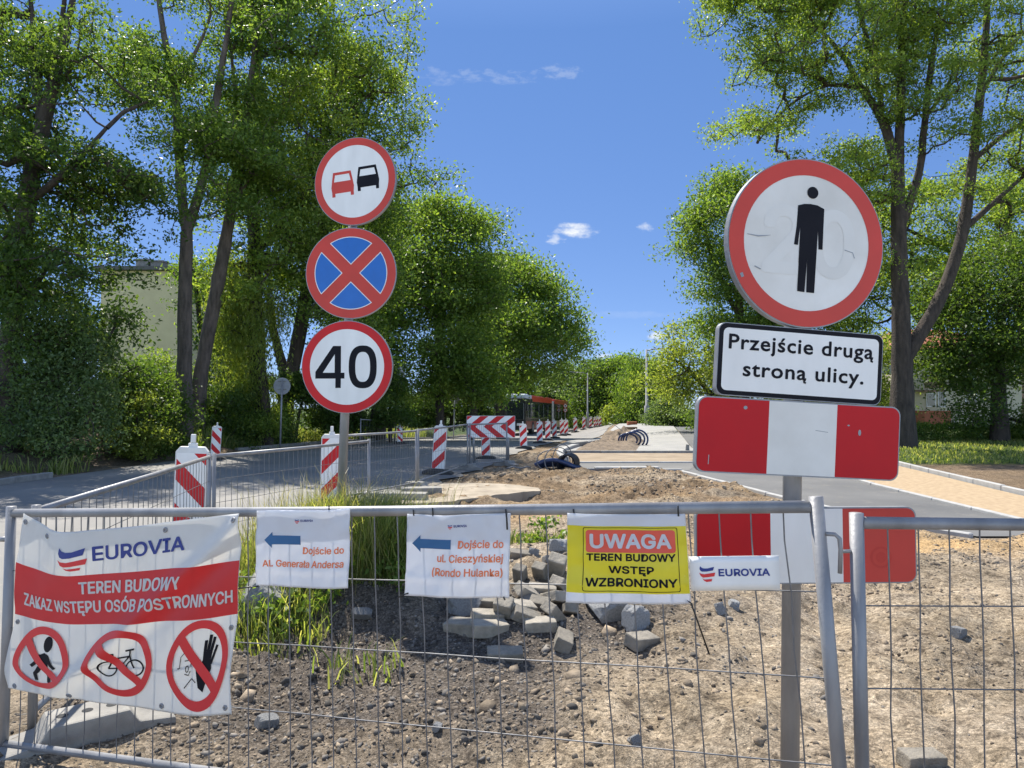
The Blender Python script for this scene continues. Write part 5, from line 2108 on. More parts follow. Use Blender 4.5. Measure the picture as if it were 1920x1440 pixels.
# ------------------------------------------------------------------ buildings
def buildings():
    d = 52
    a, b = W(190, 508, d), W(361, 508, d)
    root = thing('apartment_building', 'beige apartment block behind the left trees, windowless end wall', 'building', ((a[0] + b[0]) / 2, d + 6, -.3))
    mw = mat('wall_beige', (0.66, 0.55, 0.31), (0.58, 0.48, 0.27), 1.2, .9, detail=8)
    zt = a[2]
    mb = MB().box((a[0], d, -1), (b[0], d + 12, zt))
    part('wall', mb.V, mb.F, mw, root)
    mb = MB().box((a[0] - .5, d - .5, zt + .01), (b[0] + .3, d + 12.5, zt + .28))
    rf = part('roof', mb.V, mb.F, mat('roof_dark', (.12, .11, .10), (.09, .085, .08), 3, .8), root)
    for px, h in ((258, .9), (286, .8)):
        c = W(px, 495, d)
        mb = MB().box((c[0] - .45, d + .6, zt + .27), (c[0] + .45, d + 1.5, zt + h)).box((c[0] - .55, d + .5, zt + h), (c[0] + .55, d + 1.6, zt + h + .1))
        part('chimney', mb.V, mb.F, M_CONC_DARK, rf)
    mb = MB()
    for k in range(3):
        mb.box((b[0] + .001, d + 2 + k * 3.2, 2.2), (b[0] + .04, d + 3.4 + k * 3.2, 3.8))
        mb.box((b[0] + .001, d + 2 + k * 3.2, 5.2), (b[0] + .04, d + 3.4 + k * 3.2, 6.8))
    part('window', mb.V, mb.F, mat('window_glass', (.03, .04, .05), (.04, .05, .06), 3, .1), root)
    d = 46
    a = W(1690, 800, d)
    root = thing('house', 'cream house with red balcony behind the hedge at right', 'building', (a[0] + 6, d + 4, -.3))
    m2 = mat('wall_cream', (0.60, 0.53, 0.38), (0.52, 0.46, 0.33), 1.5, .9, detail=8)
    zt = W(1690, 655, d)[2]
    x0 = a[0]
    mb = MB().box((x0, d, -1), (x0 + 8, d + 10, zt))
    part('wall', mb.V, mb.F, m2, root)
    V = [(x0 - .5, d - .6, zt), (x0 + 8.5, d - .6, zt), (x0 + 8.5, d + 10.6, zt), (x0 - .5, d + 10.6, zt), (x0 + 2.5, d + 5, zt + 1.8), (x0 + 5.5, d + 5, zt + 1.8)]
    part('roof', V, [(0, 1, 5, 4), (1, 2, 5), (2, 3, 4, 5), (3, 0, 4), (3, 2, 1, 0)], mat('roof_tiles', (.40, .13, .06), (.30, .09, .05), 5, .8, stretch=(1, 4, 4)), root)
    mw = mat('window_glass', (.03, .04, .05), (.04, .05, .06), 3, .1)
    for (cx, cy, w, h) in ((1745, 750, 14, 22), (1765, 748, 10, 28), (1745, 700, 14, 22), (1820, 745, 18, 22), (1820, 700, 18, 20)):
        c = W(cx, cy, d)
        s = d / FPX
        mb = MB().box((c[0] - w * s / 2 - .06, d - .05, c[2] - h * s / 2 - .06), (c[0] + w * s / 2 + .06, d - .003, c[2] + h * s / 2 + .06))
        f = part('window_frame', mb.V, mb.F, M_WHITE, root)
        mb = MB().box((c[0] - w * s / 2, d - .065, c[2] - h * s / 2), (c[0] + w * s / 2, d - .052, c[2] + h * s / 2))
        part('pane', mb.V, mb.F, mw, f)
    c0, c1 = W(1712, 795, d), W(1760, 770, d)
    mb = MB().box((c0[0], d - 1.3, c0[2]), (c1[0], d - .01, c1[2]))
    part('balcony', mb.V, mb.F, mat('balcony_red', (.42, .13, .07), (.36, .11, .06), 4, .8), root)
    c0, c1 = W(1712, 735, d), W(1748, 722, d)
    mb = MB().box((c0[0], d - 1.3, c0[2]), (c1[0], d - .01, c0[2] + .12)).box((c0[0], d - 1.3, c0[2] + .2), (c1[0], d - 1.25, c1[2] + .5))
    part('balcony', mb.V, mb.F, mat('balcony_brown', (.28, .18, .12), (.22, .14, .1), 4, .8), root)


buildings()


# ------------------------------------------------------------------ foliage
def leaves_mesh(C, N, size, spread, rng, droop=0.0, flat=.6, up=0.35, asp=.5):
    """N leaves around every cluster centre in C."""
    n = len(C) * N
    P = np.repeat(C, N, 0) + rng.normal(size=(n, 3)) * np.array((spread, spread, spread * flat))
    if droop:
        P[:, 2] -= np.abs(rng.normal(size=n)) * droop
    d = rng.normal(size=(n, 3))
    if droop:
        d[:, 2] -= 2.0
    d /= np.linalg.norm(d, axis=1, keepdims=True)
    nn = rng.normal(size=(n, 3))
    nn[:, 2] += up * 2
    s = np.cross(d, nn)
    s /= np.linalg.norm(s, axis=1, keepdims=True) + 1e-9
    f = np.cross(s, d)
    L = size * rng.uniform(.6, 1.3, (n, 1))
    w = L * asp * rng.uniform(.7, 1.2, (n, 1))
    V = np.stack((P - d * L * .5, P + s * w * .5 - d * L * .05 + f * L * .10, P + d * L * .5, P - s * w * .5 - d * L * .05 + f * L * .10), 1).reshape(-1, 3)
    F = np.arange(n * 4).reshape(n, 4)
    return V, F


def px_poly_points(poly, n, d, thick, rng, gap=0.0, gscale=.5, seed=0, low_bias=0.0):
    P = np.array(poly, float)
    lo, hi = P.min(0), P.max(0)
    out = np.zeros((0, 2))
    tries = 0
    while len(out) < n and tries < 60:
        c = rng.uniform(lo, hi, (n * 2, 2))
        c = c[pt_in_poly(c, poly)]
        if gap and tries < 15:
            s = d / FPX * gscale
            v = fbm(c[:, 0] * s, c[:, 1] * s, 1.0, 2, seed)
            keep = v > (gap - .5) * .8
            c = c[keep]
        out = np.vstack((out, c))
        tries += 1
    out = out[:n]
    # distance to outline sets the half depth so that the crown is rounded
    A = P
    B = np.roll(P, -1, 0)
    AB = B - A
    dist = np.full(len(out), 1e9)
    for a, ab in zip(A, AB):
        t = np.clip(((out - a) @ ab) / (ab @ ab + 1e-9), 0, 1)
        q = a + t[:, None] * ab
        dist = np.minimum(dist, np.linalg.norm(out - q, axis=1))
    rel = np.sqrt(np.clip(dist / (np.percentile(dist, 95) + 1e-6), .03, 1))
    off = rng.uniform(-1, 1, len(out)) * thick * rel
    pts = np.array([W(p[0], p[1], d + o) for p, o in zip(out, off)])
    return pts


def branch_net(C, limbs, rng, r_tip=.012, sides=5, rmax=.09):
    """Join every cluster to the nearest node closer to the limbs, so that twigs merge into boughs."""
    nodes = [p for l in limbs for p in l[0]]
    nodes = np.array(nodes)
    d0 = np.array([np.min(np.linalg.norm(nodes - c, axis=1)) for c in C])
    order = np.argsort(d0)
    allp = list(nodes)
    par = [-1] * len(nodes)
    for i in order:
        A = np.array(allp)
        k = int(np.argmin(np.linalg.norm(A - C[i], axis=1) + .35 * np.maximum(0, A[:, 2] - C[i][2])))
        allp.append(C[i])
        par.append(k)
    cnt = np.ones(len(allp))
    cnt[:len(nodes)] = 0
    for k in range(len(allp) - 1, len(nodes) - 1, -1):
        cnt[par[k]] += cnt[k]
    A = np.array(allp)
    VV, FF, n0 = [], [], 0
    for k in range(len(nodes), len(allp)):
        a, b = A[par[k]], A[k]
        ra = min(rmax, r_tip * math.sqrt(cnt[k]) * 1.25)
        rb = min(rmax, r_tip * math.sqrt(cnt[k]))
        mid = (a + b) / 2 + rng.normal(size=3) * np.linalg.norm(b - a) * .08 + np.array((0, 0, -.06 * np.linalg.norm(b - a)))
        V, F = tube([a, mid, b], [ra, (ra + rb) / 2, rb * .8], sides, False)
        VV.append(V)
        FF.append(np.array(F) + n0)
        n0 += len(V)
    if not VV:
        return np.zeros((0, 3)), np.zeros((0, 4), int)
    return np.vstack(VV), np.vstack(FF)


def smooth_line(P, Rr, step=.5):
    P = np.array(P)
    s = np.r_[0, np.cumsum(np.linalg.norm(np.diff(P, axis=0), axis=1))]
    n = max(3, int(s[-1] / step))
    t = np.linspace(0, s[-1], n)
    Q = np.stack([np.interp(t, s, P[:, k]) for k in range(3)], 1)
    for _ in range(2):
        Q[1:-1] = (Q[:-2] + 2 * Q[1:-1] + Q[2:]) / 4
    return Q, np.interp(t, s, Rr)


def tree(name, label, d, crown, limbs, nclus, nleaf, size, leaf, thick, spread=.35, gap=.35, bark=None, seed=1, group=None, cat='tree', droop=0.0, twig=.010, gscale=.5, sides=9, spray=1.15, base_to_ground=True, asp=.5):
    rng = np.random.default_rng(seed)
    L3 = []
    for k, (pts, rad) in enumerate(limbs):
        n = len(pts)
        P = [W(p[0], p[1], d + (p[2] if len(p) > 2 else 0)) for p in pts]
        Rr = np.array(rad, float) * d / FPX
        if k == 0 and base_to_ground:
            zb = H(P[0][0], P[0][1])
            P[0][2] = min(zb - .1, P[0][2])
            Rr[0] *= 1.25
        Q, rr = smooth_line(P, Rr)
        L3.append((Q, rr))
    base = L3[0][0][0]
    root = thing(name, label, cat, tuple(base), group)
    near = spray > 1.3
    per = 7 if near else 4
    nclus = int(nclus * (1.25 if near else 1.35))
    gap = gap if near else gap * .3 + .1
    Cs = np.vstack([px_poly_points(poly, max(3, int(nclus * fr / per)), d + dd, thick, rng, gap if k == 0 else 0, gscale, seed) for k, (poly, fr, dd) in enumerate(crown)])
    # flat leafy sprays: several clusters fan out from every bough end
    rad = spread * spray * rng.uniform(.6, 1.25, (len(Cs), 1, 1))
    C = Cs[:, None, :] + rng.normal(size=(len(Cs), per, 3)) * np.array((1, 1, .36)) * rad
    out = C[..., :2] - Cs[:, None, :2]
    C[..., 2] -= .25 * np.linalg.norm(out, axis=-1)
    C = C.reshape(-1, 3)
    VV, FF, n0 = [], [], 0
    for Q, rr in L3:
        V, F = tube(Q, rr, sides, False)
        V = V + rng.normal(size=V.shape) * .012
        VV.append(V)
        FF.append(np.array(F) + n0)
        n0 += len(V)
    V, F = branch_net(C, L3, rng, twig)
    VV.append(V)
    FF.append(F + n0)
    part('trunk', np.vstack(VV), np.vstack(FF).astype(int), bark or M_BARK, root, True)
    V, F = leaves_mesh(C, int(nleaf * 1.3), size * .74, spread * (.66 if near else .85), rng, droop, asp=asp)
    part('crown', V, F, leaf, root)
    return root


GL = 'trees behind the road on the left'
GR = 'trees around the lawn on the right'
GF = 'distant trees beyond the pavement'

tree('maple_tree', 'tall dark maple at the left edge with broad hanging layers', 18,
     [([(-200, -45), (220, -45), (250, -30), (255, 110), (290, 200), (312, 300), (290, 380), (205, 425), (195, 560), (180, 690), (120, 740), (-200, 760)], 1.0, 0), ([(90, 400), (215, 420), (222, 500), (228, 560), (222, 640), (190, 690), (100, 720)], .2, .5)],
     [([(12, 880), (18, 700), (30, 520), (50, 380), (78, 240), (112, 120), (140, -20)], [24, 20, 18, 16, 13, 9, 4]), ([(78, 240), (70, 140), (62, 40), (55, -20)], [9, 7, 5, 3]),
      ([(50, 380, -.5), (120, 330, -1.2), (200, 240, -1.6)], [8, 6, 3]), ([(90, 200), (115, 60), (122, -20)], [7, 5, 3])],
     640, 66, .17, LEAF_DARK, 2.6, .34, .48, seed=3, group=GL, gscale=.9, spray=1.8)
tree('ash_tree', 'slender forked ash left of the leaning trunk, pale grey bark', 22,
     [([(250, -50), (470, -50), (480, 40), (470, 180), (445, 260), (400, 300), (350, 250), (325, 200), (275, 190), (255, 60)], .8, 0), ([(335, 300), (400, 290), (440, 380), (430, 430), (385, 390)], .08, 0)],
     [([(343, 870), (346, 700), (347, 560), (350, 435)], [16, 13.5, 12.5, 11.5]), ([(350, 435), (337, 330), (334, 200), (312, 90), (285, -80)], [10, 8.5, 7.5, 5.5, 3]),
      ([(350, 435), (385, 330), (400, 220), (422, 90), (445, -80)], [9.5, 8, 7, 5, 3]), ([(334, 210), (300, 160), (270, 120)], [4, 3, 2]), ([(336, 150), (372, 100), (395, 30)], [4, 3, 2])],
     260, 62, .17, LEAF_MID, 2.3, .38, .46, M_BARK_PALE, 5, GL, spray=1.6)
tree('ash_tree', 'leaning ash trunk right of the forked one', 23.5,
     [([(420, -50), (640, -50), (640, 60), (600, 260), (500, 400), (440, 440), (430, 330), (440, 120)], 1, 0)],
     [([(362, 870), (376, 700), (406, 545), (432, 400), (455, 290), (470, 150), (500, -80)], [15, 13, 12, 10.5, 8.5, 6, 3]), ([(432, 400), (470, 320), (520, 250)], [6, 4, 2]), ([(455, 290), (440, 180), (430, 60)], [5, 4, 2])],
     310, 64, .18, LEAF_MID, 2.6, .4, .42, M_BARK_PALE, 8, GL, spray=1.6)
tree('ash_tree', 'tall leafy ash directly behind the no overtaking sign', 26,
     [([(470, -60), (680, -60), (735, -30), (750, 60), (765, 130), (748, 210), (735, 270), (690, 320), (600, 420), (520, 620), (440, 600), (450, 300)], 1, 0)],
     [([(490, 870), (482, 700), (477, 500), (475, 330), (480, 150), (495, -80)], [17, 15, 13, 11, 8, 4]), ([(477, 480), (540, 400), (600, 330), (660, 200)], [8, 6, 5, 2]), ([(475, 330), (530, 200), (600, 80), (640, -40)], [7, 5, 4, 2]), ([(478, 380), (440, 300), (420, 240)], [5, 4, 2])],
     560, 60, .19, LEAF_LIGHT, 3.4, .42, .38, seed=11, group=GL, spray=1.5)
tree('ash_tree', 'leaning tree trunk just left of the no stopping sign', 27.5,
     [([(600, 90), (720, 60), (750, 180), (742, 262), (800, 325), (785, 372), (735, 395), (745, 560), (740, 690), (560, 640), (520, 500)], 1, 0)],
     [([(520, 870), (540, 720), (560, 640), (575, 540), (610, 420), (660, 300), (700, 180)], [16, 14, 13, 12, 9, 6, 3]), ([(540, 720), (515, 640), (505, 560)], [10, 8, 6]), ([(610, 420), (690, 370), (770, 345)], [5, 3, 1.5])],
     420, 60, .2, LEAF_MID, 3.0, .42, .25, seed=13, group=GL)
tree('lime_tree', 'broad rounded tree behind the 40 sign, sunlit top', 34,
     [([(640, 370), (735, 372), (790, 372), (840, 366), (890, 388), (920, 430), (938, 480), (925, 560), (945, 650), (930, 740), (640, 745)], 1, 0)],
     [([(708, 850), (710, 700), (712, 560), (725, 450)], [13, 11, 9, 5]), ([(712, 600), (780, 520), (840, 440)], [6, 5, 3]), ([(826, 830), (824, 700), (822, 600), (830, 500)], [9, 8, 7, 4])],
     1000, 58, .24, LEAF_MID, 3.8, .5, .16, seed=17, group=GL)
tree('lime_tree', 'rounded tree at the right end of left row above bus', 43,
     [([(880, 480), (945, 470), (985, 490), (1020, 510), (1050, 545), (1070, 585), (1086, 622), (1080, 650), (1060, 690), (1020, 705), (960, 718), (890, 735)], 1, 0)],
     [([(942, 830), (938, 720), (935, 620), (950, 540)], [10, 9, 7, 3]), ([(936, 660), (990, 620), (1040, 590)], [5, 4, 2]), ([(890, 820), (888, 720), (895, 620)], [8, 7, 4])],
     560, 56, .28, LEAF_MID, 4.4, .55, .14, seed=19, group=GL)
tree('willow_tree', 'yellowish weeping tree hanging between the trunks', 25.5,
     [([(405, 470), (470, 450), (525, 480), (530, 690), (500, 720), (440, 700), (420, 600)], 1, 0)],
     [([(505, 870), (495, 720), (480, 600), (465, 500)], [9, 8, 7, 4])], 130, 70, .2, LEAF_YEL, 1.2, .22, .3, seed=23, group=GL, droop=1.1, asp=.3)
tree('birch_tree', 'small pale tree in front of the beige apartment block', 30,
     [([(335, 500), (355, 465), (400, 480), (415, 590), (385, 620), (345, 590)], 1, 0)],
     [([(395, 860), (385, 700), (370, 560), (362, 490)], [6, 5, 4, 2])], 60, 46, .2, LEAF_MID, 1.6, .4, .4, seed=29, group=GL)
tree('dark_spruce', 'dark dense tree between trunks left of weeping tree', 29,
     [([(395, 650), (430, 560), (450, 640), (470, 800), (380, 800)], 1, 0)],
     [([(425, 860), (428, 740), (430, 620)], [6, 5, 2])], 120, 50, .2, LEAF_DARK, 1.4, .35, .1, seed=31, group=GL)

# undergrowth on the left: single bushes
GB = 'bushes along the left verge'


def bush(label, d, poly, ncl, nleaf, size, leaf, thick, seed, spread=.28, gap=.15, name='bush', group=GB, droop=0.0):
    P = np.array(poly, float)
    cx = P[:, 0].mean()
    by = P[:, 1].max()
    top = P[:, 1].min()
    w = P[:, 0].max() - P[:, 0].min()
    limbs = [([(cx + k * w * .06, by + 8), (cx + k * w * .14, (by + top) / 2), (cx + k * w * .22, top + (by - top) * .3)], [3.2, 2.6, 1.5]) for k in (0, -1, 1)]
    return tree(name, label, d, [(poly, 1, 0)], limbs, ncl, nleaf, size, leaf, thick, spread, gap, None, seed, group, 'bush', droop, .008)


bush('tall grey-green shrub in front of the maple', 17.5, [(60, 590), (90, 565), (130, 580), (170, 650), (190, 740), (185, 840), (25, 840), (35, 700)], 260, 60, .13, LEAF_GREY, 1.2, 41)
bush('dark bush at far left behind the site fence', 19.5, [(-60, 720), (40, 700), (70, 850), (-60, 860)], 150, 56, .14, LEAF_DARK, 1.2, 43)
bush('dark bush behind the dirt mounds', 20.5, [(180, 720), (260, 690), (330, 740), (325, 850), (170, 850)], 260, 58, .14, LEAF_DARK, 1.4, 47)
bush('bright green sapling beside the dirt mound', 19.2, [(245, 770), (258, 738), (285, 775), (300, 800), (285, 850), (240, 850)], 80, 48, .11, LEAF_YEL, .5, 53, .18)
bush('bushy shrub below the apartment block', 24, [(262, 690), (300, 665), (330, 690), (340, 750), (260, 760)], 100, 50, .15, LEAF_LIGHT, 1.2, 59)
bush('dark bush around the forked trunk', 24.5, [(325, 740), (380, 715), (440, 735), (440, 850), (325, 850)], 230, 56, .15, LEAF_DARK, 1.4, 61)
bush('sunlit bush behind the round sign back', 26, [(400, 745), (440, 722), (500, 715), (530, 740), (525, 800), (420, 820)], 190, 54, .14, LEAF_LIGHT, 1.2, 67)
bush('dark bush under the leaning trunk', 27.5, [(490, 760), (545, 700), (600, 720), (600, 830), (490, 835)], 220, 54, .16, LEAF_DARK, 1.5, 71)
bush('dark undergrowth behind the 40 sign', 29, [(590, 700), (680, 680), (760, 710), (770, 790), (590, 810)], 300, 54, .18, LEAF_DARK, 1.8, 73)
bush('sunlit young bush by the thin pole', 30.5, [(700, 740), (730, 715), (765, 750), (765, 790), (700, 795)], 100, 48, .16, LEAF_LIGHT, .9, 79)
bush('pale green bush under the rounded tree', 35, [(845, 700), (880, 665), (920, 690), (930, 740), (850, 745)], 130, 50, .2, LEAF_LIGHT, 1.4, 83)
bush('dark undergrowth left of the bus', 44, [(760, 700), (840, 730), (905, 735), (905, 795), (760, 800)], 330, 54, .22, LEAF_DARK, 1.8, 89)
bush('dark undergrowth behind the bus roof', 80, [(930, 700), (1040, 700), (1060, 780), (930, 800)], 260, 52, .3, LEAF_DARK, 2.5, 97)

# right side
tree('ash_tree', 'great multi-stemmed ash right of the no pedestrians sign', 26,
     [([(1345, 10), (1400, -200), (1720, -220), (1740, 60), (1700, 220), (1640, 330), (1560, 350), (1500, 330), (1478, 290), (1540, 230), (1440, 230), (1400, 195), (1430, 130), (1385, 60)], .62, 0),
      ([(1720, -220), (2060, -240), (2060, 420), (1860, 420), (1760, 330), (1720, 180)], .5, 0), ([(1360, 235), (1375, 215), (1420, 212), (1425, 232), (1385, 243)], .02, 0), ([(1500, 330), (1640, 330), (1660, 520), (1560, 480)], .08, 0)],
     [([(1690, 845), (1692, 700), (1690, 620), (1685, 480), (1683, 320)], [22, 18, 17, 14, 11.5]), ([(1683, 330), (1665, 250), (1650, 205), (1610, 165), (1590, 110), (1540, 60), (1500, 10)], [10, 8.5, 7.5, 5.5, 4.5, 3.5, 2]),
      ([(1684, 340), (1688, 200), (1692, 80), (1692, -80)], [10, 8.5, 7.5, 5]), ([(1655, 210), (1640, 120), (1615, 40), (1590, -80)], [5, 4.5, 4, 2.5]), ([(1610, 165), (1560, 150), (1520, 170), (1470, 200), (1420, 268)], [3.8, 3, 2.4, 1.8, .8]),
      ([(1690, 420), (1725, 330), (1735, 220), (1745, 120), (1765, 20)], [8, 7, 6, 5, 3]), ([(1692, 680), (1730, 620), (1775, 540), (1808, 430), (1822, 320), (1838, 180), (1850, 60), (1850, -80)], [14, 12.5, 11.5, 10.5, 9, 7.5, 6, 4]),
      ([(1808, 430), (1850, 390), (1920, 330)], [6, 5, 3]), ([(1824, 300), (1870, 260), (1930, 220)], [5, 4, 3]), ([(1838, 180), (1880, 100), (1920, 60)], [5, 4, 3]), ([(1735, 220), (1770, 180), (1800, 110)], [3.5, 3, 2])],
     1180, 60, .17, LEAF_LIGHT, 3.4, .36, .42, M_BARK, 101, GR, gscale=.9, spray=1.7)
tree('ash_tree', 'leafy tree behind the great ash, filling the right edge', 35,
     [([(1500, 400), (1560, 340), (1650, 350), (1760, 330), (1900, 300), (2060, 260), (2060, 720), (1760, 690), (1640, 700), (1560, 640), (1510, 540)], 1, 0)],
     [([(1940, 860), (1930, 650), (1900, 480), (1880, 380)], [15, 13, 9, 5]), ([(1915, 560), (1800, 480), (1700, 430)], [7, 5, 3]), ([(1915, 600), (1980, 500), (2020, 400)], [7, 5, 3])],
     620, 56, .22, LEAF_LIGHT, 3.4, .45, .28, seed=103, group=GR)
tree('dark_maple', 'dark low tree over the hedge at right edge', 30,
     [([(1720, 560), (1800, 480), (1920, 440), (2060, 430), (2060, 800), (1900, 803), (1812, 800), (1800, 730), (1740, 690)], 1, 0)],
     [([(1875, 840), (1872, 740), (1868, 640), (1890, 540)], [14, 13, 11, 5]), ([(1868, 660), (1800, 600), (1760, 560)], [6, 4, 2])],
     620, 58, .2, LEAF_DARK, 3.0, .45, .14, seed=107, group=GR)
tree('poplar_tree', 'tall leafy tree left of the no pedestrians sign', 37,
     [([(1290, 470), (1288, 400), (1310, 345), (1345, 320), (1395, 325), (1425, 350), (1470, 420), (1480, 620), (1400, 700), (1340, 660), (1320, 560)], 1, 0)],
     [([(1395, 850), (1392, 700), (1385, 560), (1370, 420)], [11, 10, 8, 4]), ([(1388, 600), (1340, 500), (1320, 420)], [5, 4, 2])],
     420, 58, .24, LEAF_MID, 3.2, .48, .2, seed=109, group=GR)
tree('acacia_tree', 'yellow-green spreading tree behind the text plate', 40,
     [([(1215, 720), (1250, 655), (1270, 620), (1300, 575), (1340, 560), (1420, 600), (1560, 640), (1660, 620), (1660, 790), (1330, 800), (1290, 740)], 1, 0)],
     [([(1350, 840), (1350, 740), (1360, 660)], [9, 8, 5]), ([(1352, 760), (1300, 700), (1260, 670)], [5, 4, 2]), ([(1352, 760), (1450, 690), (1560, 660)], [5, 4, 2])],
     560, 54, .24, LEAF_YEL, 3.6, .5, .18, seed=113, group=GR)
tree('birch_tree', 'hanging birch behind the nearer street lamp', 60,
     [([(1165, 700), (1185, 670), (1205, 658), (1235, 668), (1262, 690), (1250, 780), (1180, 785), (1160, 740)], 1, 0)],
     [([(1200, 800), (1200, 730), (1204, 680)], [4, 3.5, 2])], 200, 60, .34, LEAF_MID, 3.0, .45, .2, seed=127, group=GF, droop=1.3, asp=.35)
tree('lime_tree', 'dark round tree behind the distant street lamp', 70,
     [([(1078, 720), (1090, 685), (1118, 673), (1148, 680), (1155, 720), (1150, 790), (1085, 790)], 1, 0)],
     [([(1118, 800), (1118, 740), (1118, 700)], [5, 4, 2])], 260, 56, .38, LEAF_DARK, 4, .6, .1, seed=131, group=GF)
tree('lime_tree', 'pointed dark tree between lamp posts', 68,
     [([(1142, 720), (1150, 685), (1172, 670), (1190, 690), (1192, 790), (1140, 790)], 1, 0)],
     [([(1165, 800), (1165, 740), (1168, 690)], [5, 4, 2])], 220, 56, .38, LEAF_MID, 4, .6, .1, seed=137, group=GF)
tree('pale_tree', 'pale green tree above the rear of the bus', 78,
     [([(1020, 730), (1040, 695), (1062, 680), (1088, 690), (1092, 790), (1025, 790)], 1, 0)],
     [([(1058, 800), (1058, 750), (1060, 710)], [4, 3.5, 2])], 220, 56, .42, LEAF_GREY, 4, .65, .1, seed=139, group=GF)
tree('far_tree', 'far tree closing the view left of bus', 86,
     [([(930, 700), (1000, 690), (1040, 700), (1040, 800), (920, 800)], 1, 0)],
     [([(985, 810), (985, 750), (985, 720)], [5, 4, 2])], 220, 56, .46, LEAF_MID, 4, .7, .05, seed=149, group=GF)
bush('round clipped bush at the far right of pavement', 50, [(1225, 775), (1240, 752), (1270, 745), (1305, 755), (1330, 795), (1228, 797)], 240, 56, .2, LEAF_GREY, 2.0, 151, .35, .05, group=GF)
bush('small bright bush below the dark round tree', 60, [(1138, 775), (1150, 762), (1166, 770), (1168, 792), (1138, 792)], 80, 50, .24, LEAF_YEL, 1.2, 157, .35, .05, group=GF)
bush('low dark shrub under the hanging birch', 58, [(1165, 785), (1190, 768), (1225, 772), (1228, 796), (1165, 796)], 110, 50, .26, LEAF_DARK, 1.4, 163, .35, .05, group=GF)
bush('yellowish shrub behind farthest beacons', 72, [(1085, 780), (1100, 762), (1125, 770), (1130, 794), (1085, 794)], 90, 50, .3, LEAF_LIGHT, 1.4, 167, .35, .05, group=GF)
bush('dark understorey below the yellow-green tree', 42, [(1310, 770), (1400, 750), (1560, 750), (1690, 760), (1690, 815), (1310, 805)], 300, 54, .24, LEAF_DARK, 1.8, 173, .4, .05, group=GR)


def hedge():
    rng = np.random.default_rng(5)
    a, b = G(1705, 826), G(1925, 828)
    root = thing('hedge', 'clipped low hedge along the lawn in front of cream house', 'hedge', ((a[0] + 26) / 2 + 6, a[1] + .5, 0))
    x0, x1, y0 = a[0], a[0] + 14, a[1]
    n = 900
    C = np.stack((rng.uniform(x0, x1, n), y0 + rng.uniform(0, 1.0, n), rng.uniform(.05, .68, n)), 1)
    V, F = leaves_mesh(C, 34, .09, .1, rng)
    part('foliage', V, F, LEAF_MID, root)
    mb = MB()
    for x in np.arange(x0 + .2, x1, .5):
        mb.tube([(x, y0 + .5, -.1), (x + .05, y0 + .5, .6)], .02, 5)
    part('stem', mb.V, mb.F, M_BARK, root)


hedge()


# ------------------------------------------------------------------ grass
def blades(name, P, hgt, wid, m, rng, lean=.45, kind='stuff'):
    n = len(P)
    a = rng.uniform(0, 2 * PI, n)
    dirv = np.stack((np.cos(a), np.sin(a), np.zeros(n)), 1)
    side = np.stack((-np.sin(a + rng.normal(size=n) * .8), np.cos(a), np.zeros(n)), 1)
    h = hgt[:, None]
    ln = (rng.uniform(.1, 1, n) * lean)[:, None] * h
    w = wid[:, None] if isinstance(wid, np.ndarray) else wid
    up = np.array((0, 0, 1.0))
    m1 = P + up * h * .5 + dirv * ln * .28
    m2 = P + up * h * .85 + dirv * ln * .7
    tip = P + up * h * .98 + dirv * ln * 1.15
    V = np.stack((P - side * w, P + side * w, m1 + side * w * .9, m1 - side * w * .9, m2 + side * w * .55, m2 - side * w * .55, tip), 1).reshape(-1, 3)
    k = (np.arange(n) * 7)[:, None]
    Q = np.vstack((k + np.array((0, 1, 2, 3)), k + np.array((3, 2, 4, 5)), k + np.array((5, 4, 6, 6))))
    F = [tuple(r) for r in Q[:2 * n]] + [tuple(r[:3]) for r in Q[2 * n:]]
    o = link(name, mesh_of(name, V, F, m))
    o['kind'] = kind
    return o


rng = np.random.default_rng(77)


def spots(n, cx, cy, rx, ry, pw=.6):
    r = rng.random(n) ** pw
    a = rng.uniform(0, 2 * PI, n)
    x, y = cx + rx * r * np.cos(a), cy + ry * r * np.sin(a)
    return np.stack((x, y, relief(x, y) - .01), 1)


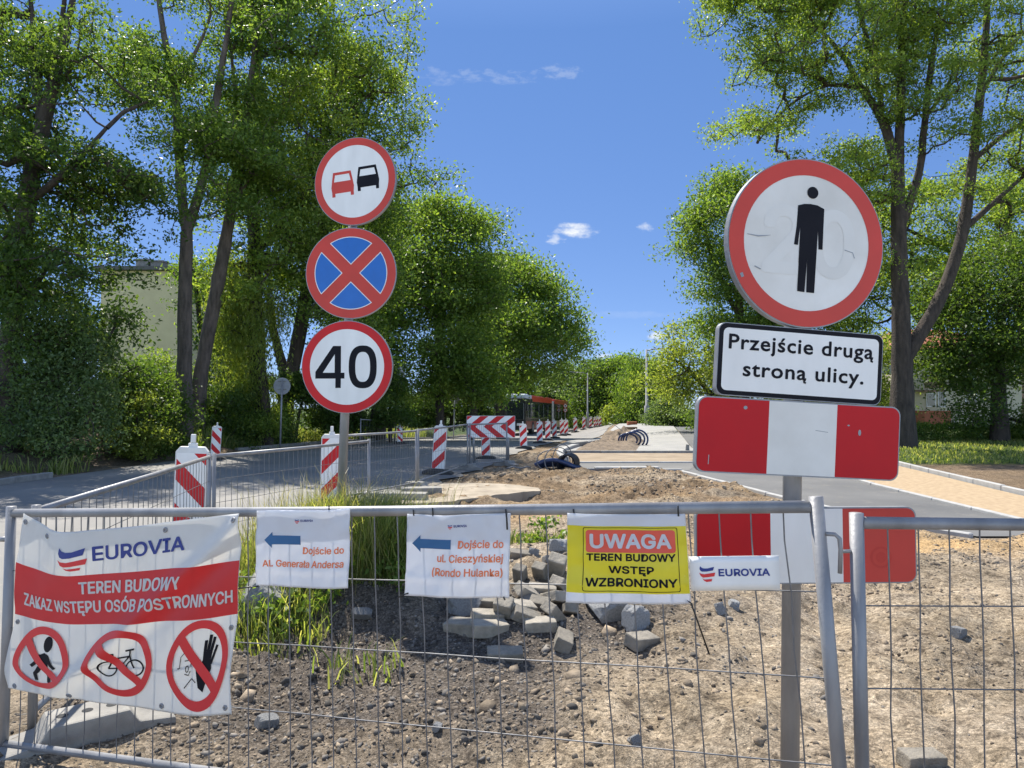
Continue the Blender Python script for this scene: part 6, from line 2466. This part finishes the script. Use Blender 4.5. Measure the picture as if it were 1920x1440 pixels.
P = np.vstack((spots(6500, -1.4, 5.8, .95, .6), spots(2600, -1.0, 5.6, .45, .4), spots(700, -1.75, 5.0, .45, .4)))
hh = rng.uniform(.22, .62, len(P)) * np.clip(1.15 - np.abs(P[:, 0] + 1.25) * .45, .45, 1)
hh[-700:] *= .55
tall = blades('tall_grass', P, hh, .0034, M_GRASS, rng, .7)
P = spots(650, -1.3, 5.7, .9, .6)
seed_stalks = blades('seeding_grass', P, rng.uniform(.45, .8, len(P)), .0026, M_GRASSDRY, rng, .55)
P = np.vstack((spots(300, -1.6, 4.75, .4, .3), spots(160, .2, 7.6, .35, .2), spots(60, -.9, 4.2, .3, .2), spots(80, 1.1, 7.2, .4, .3)))
blades('weeds', P, rng.uniform(.05, .2, len(P)), .006, M_GRASS, rng, .9)


wp = np.vstack((spots(30, -1.65, 4.95, .45, .25), spots(30, -.85, 5.4, .4, .3), spots(40, -1.5, 5.6, .8, .5), spots(10, .3, 7.5, .35, .2)))
wp[:, 2] += rng.uniform(.04, .22, len(wp))
V, F = leaves_mesh(wp, 26, .055, .055, rng, asp=.6)
o = link('leafy_weeds', mesh_of('leafy_weeds', V, F, LEAF_MID))
o['kind'] = 'stuff'


def strip_grass(name, n, fx, fy, h0, h1, w, m, lean=.5):
    x, y = fx(n), fy(n)
    P = np.stack((x, y, relief(x, y)), 1)
    return blades(name, P, rng.uniform(h0, h1, n), w, m, rng, lean)


yv = rng.uniform(16, 44, 16000)
xe = np.interp(yv, ROAD_L[:, 1], ROAD_L[:, 0])
xv = xe - .35 - rng.random(len(yv)) ** 1.3 * 3.4
keep = (((xv + 11.3) / 2.2) ** 2 + ((yv - 19.3) / 3.0) ** 2 > 1)
xv, yv = xv[keep], yv[keep]
P = np.stack((xv, yv, relief(xv, yv)), 1)
blades('verge_grass', P, rng.uniform(.18, .6, len(P)) * (1 + .7 * fbm(xv, yv, .7, 2, 3)), .012, M_GRASS, rng, .6)
xl = np.r_[rng.uniform(9.8, 26, 16000)]
yl = np.r_[rng.uniform(18.8, 31, 16000)]
P = np.stack((xl, yl, relief(xl, yl)), 1)
blades('lawn_grass', P, rng.uniform(.04, .12, len(P)), .016, M_GRASS, rng, .8)
# faint fallen twigs on the bare soil by the lawn
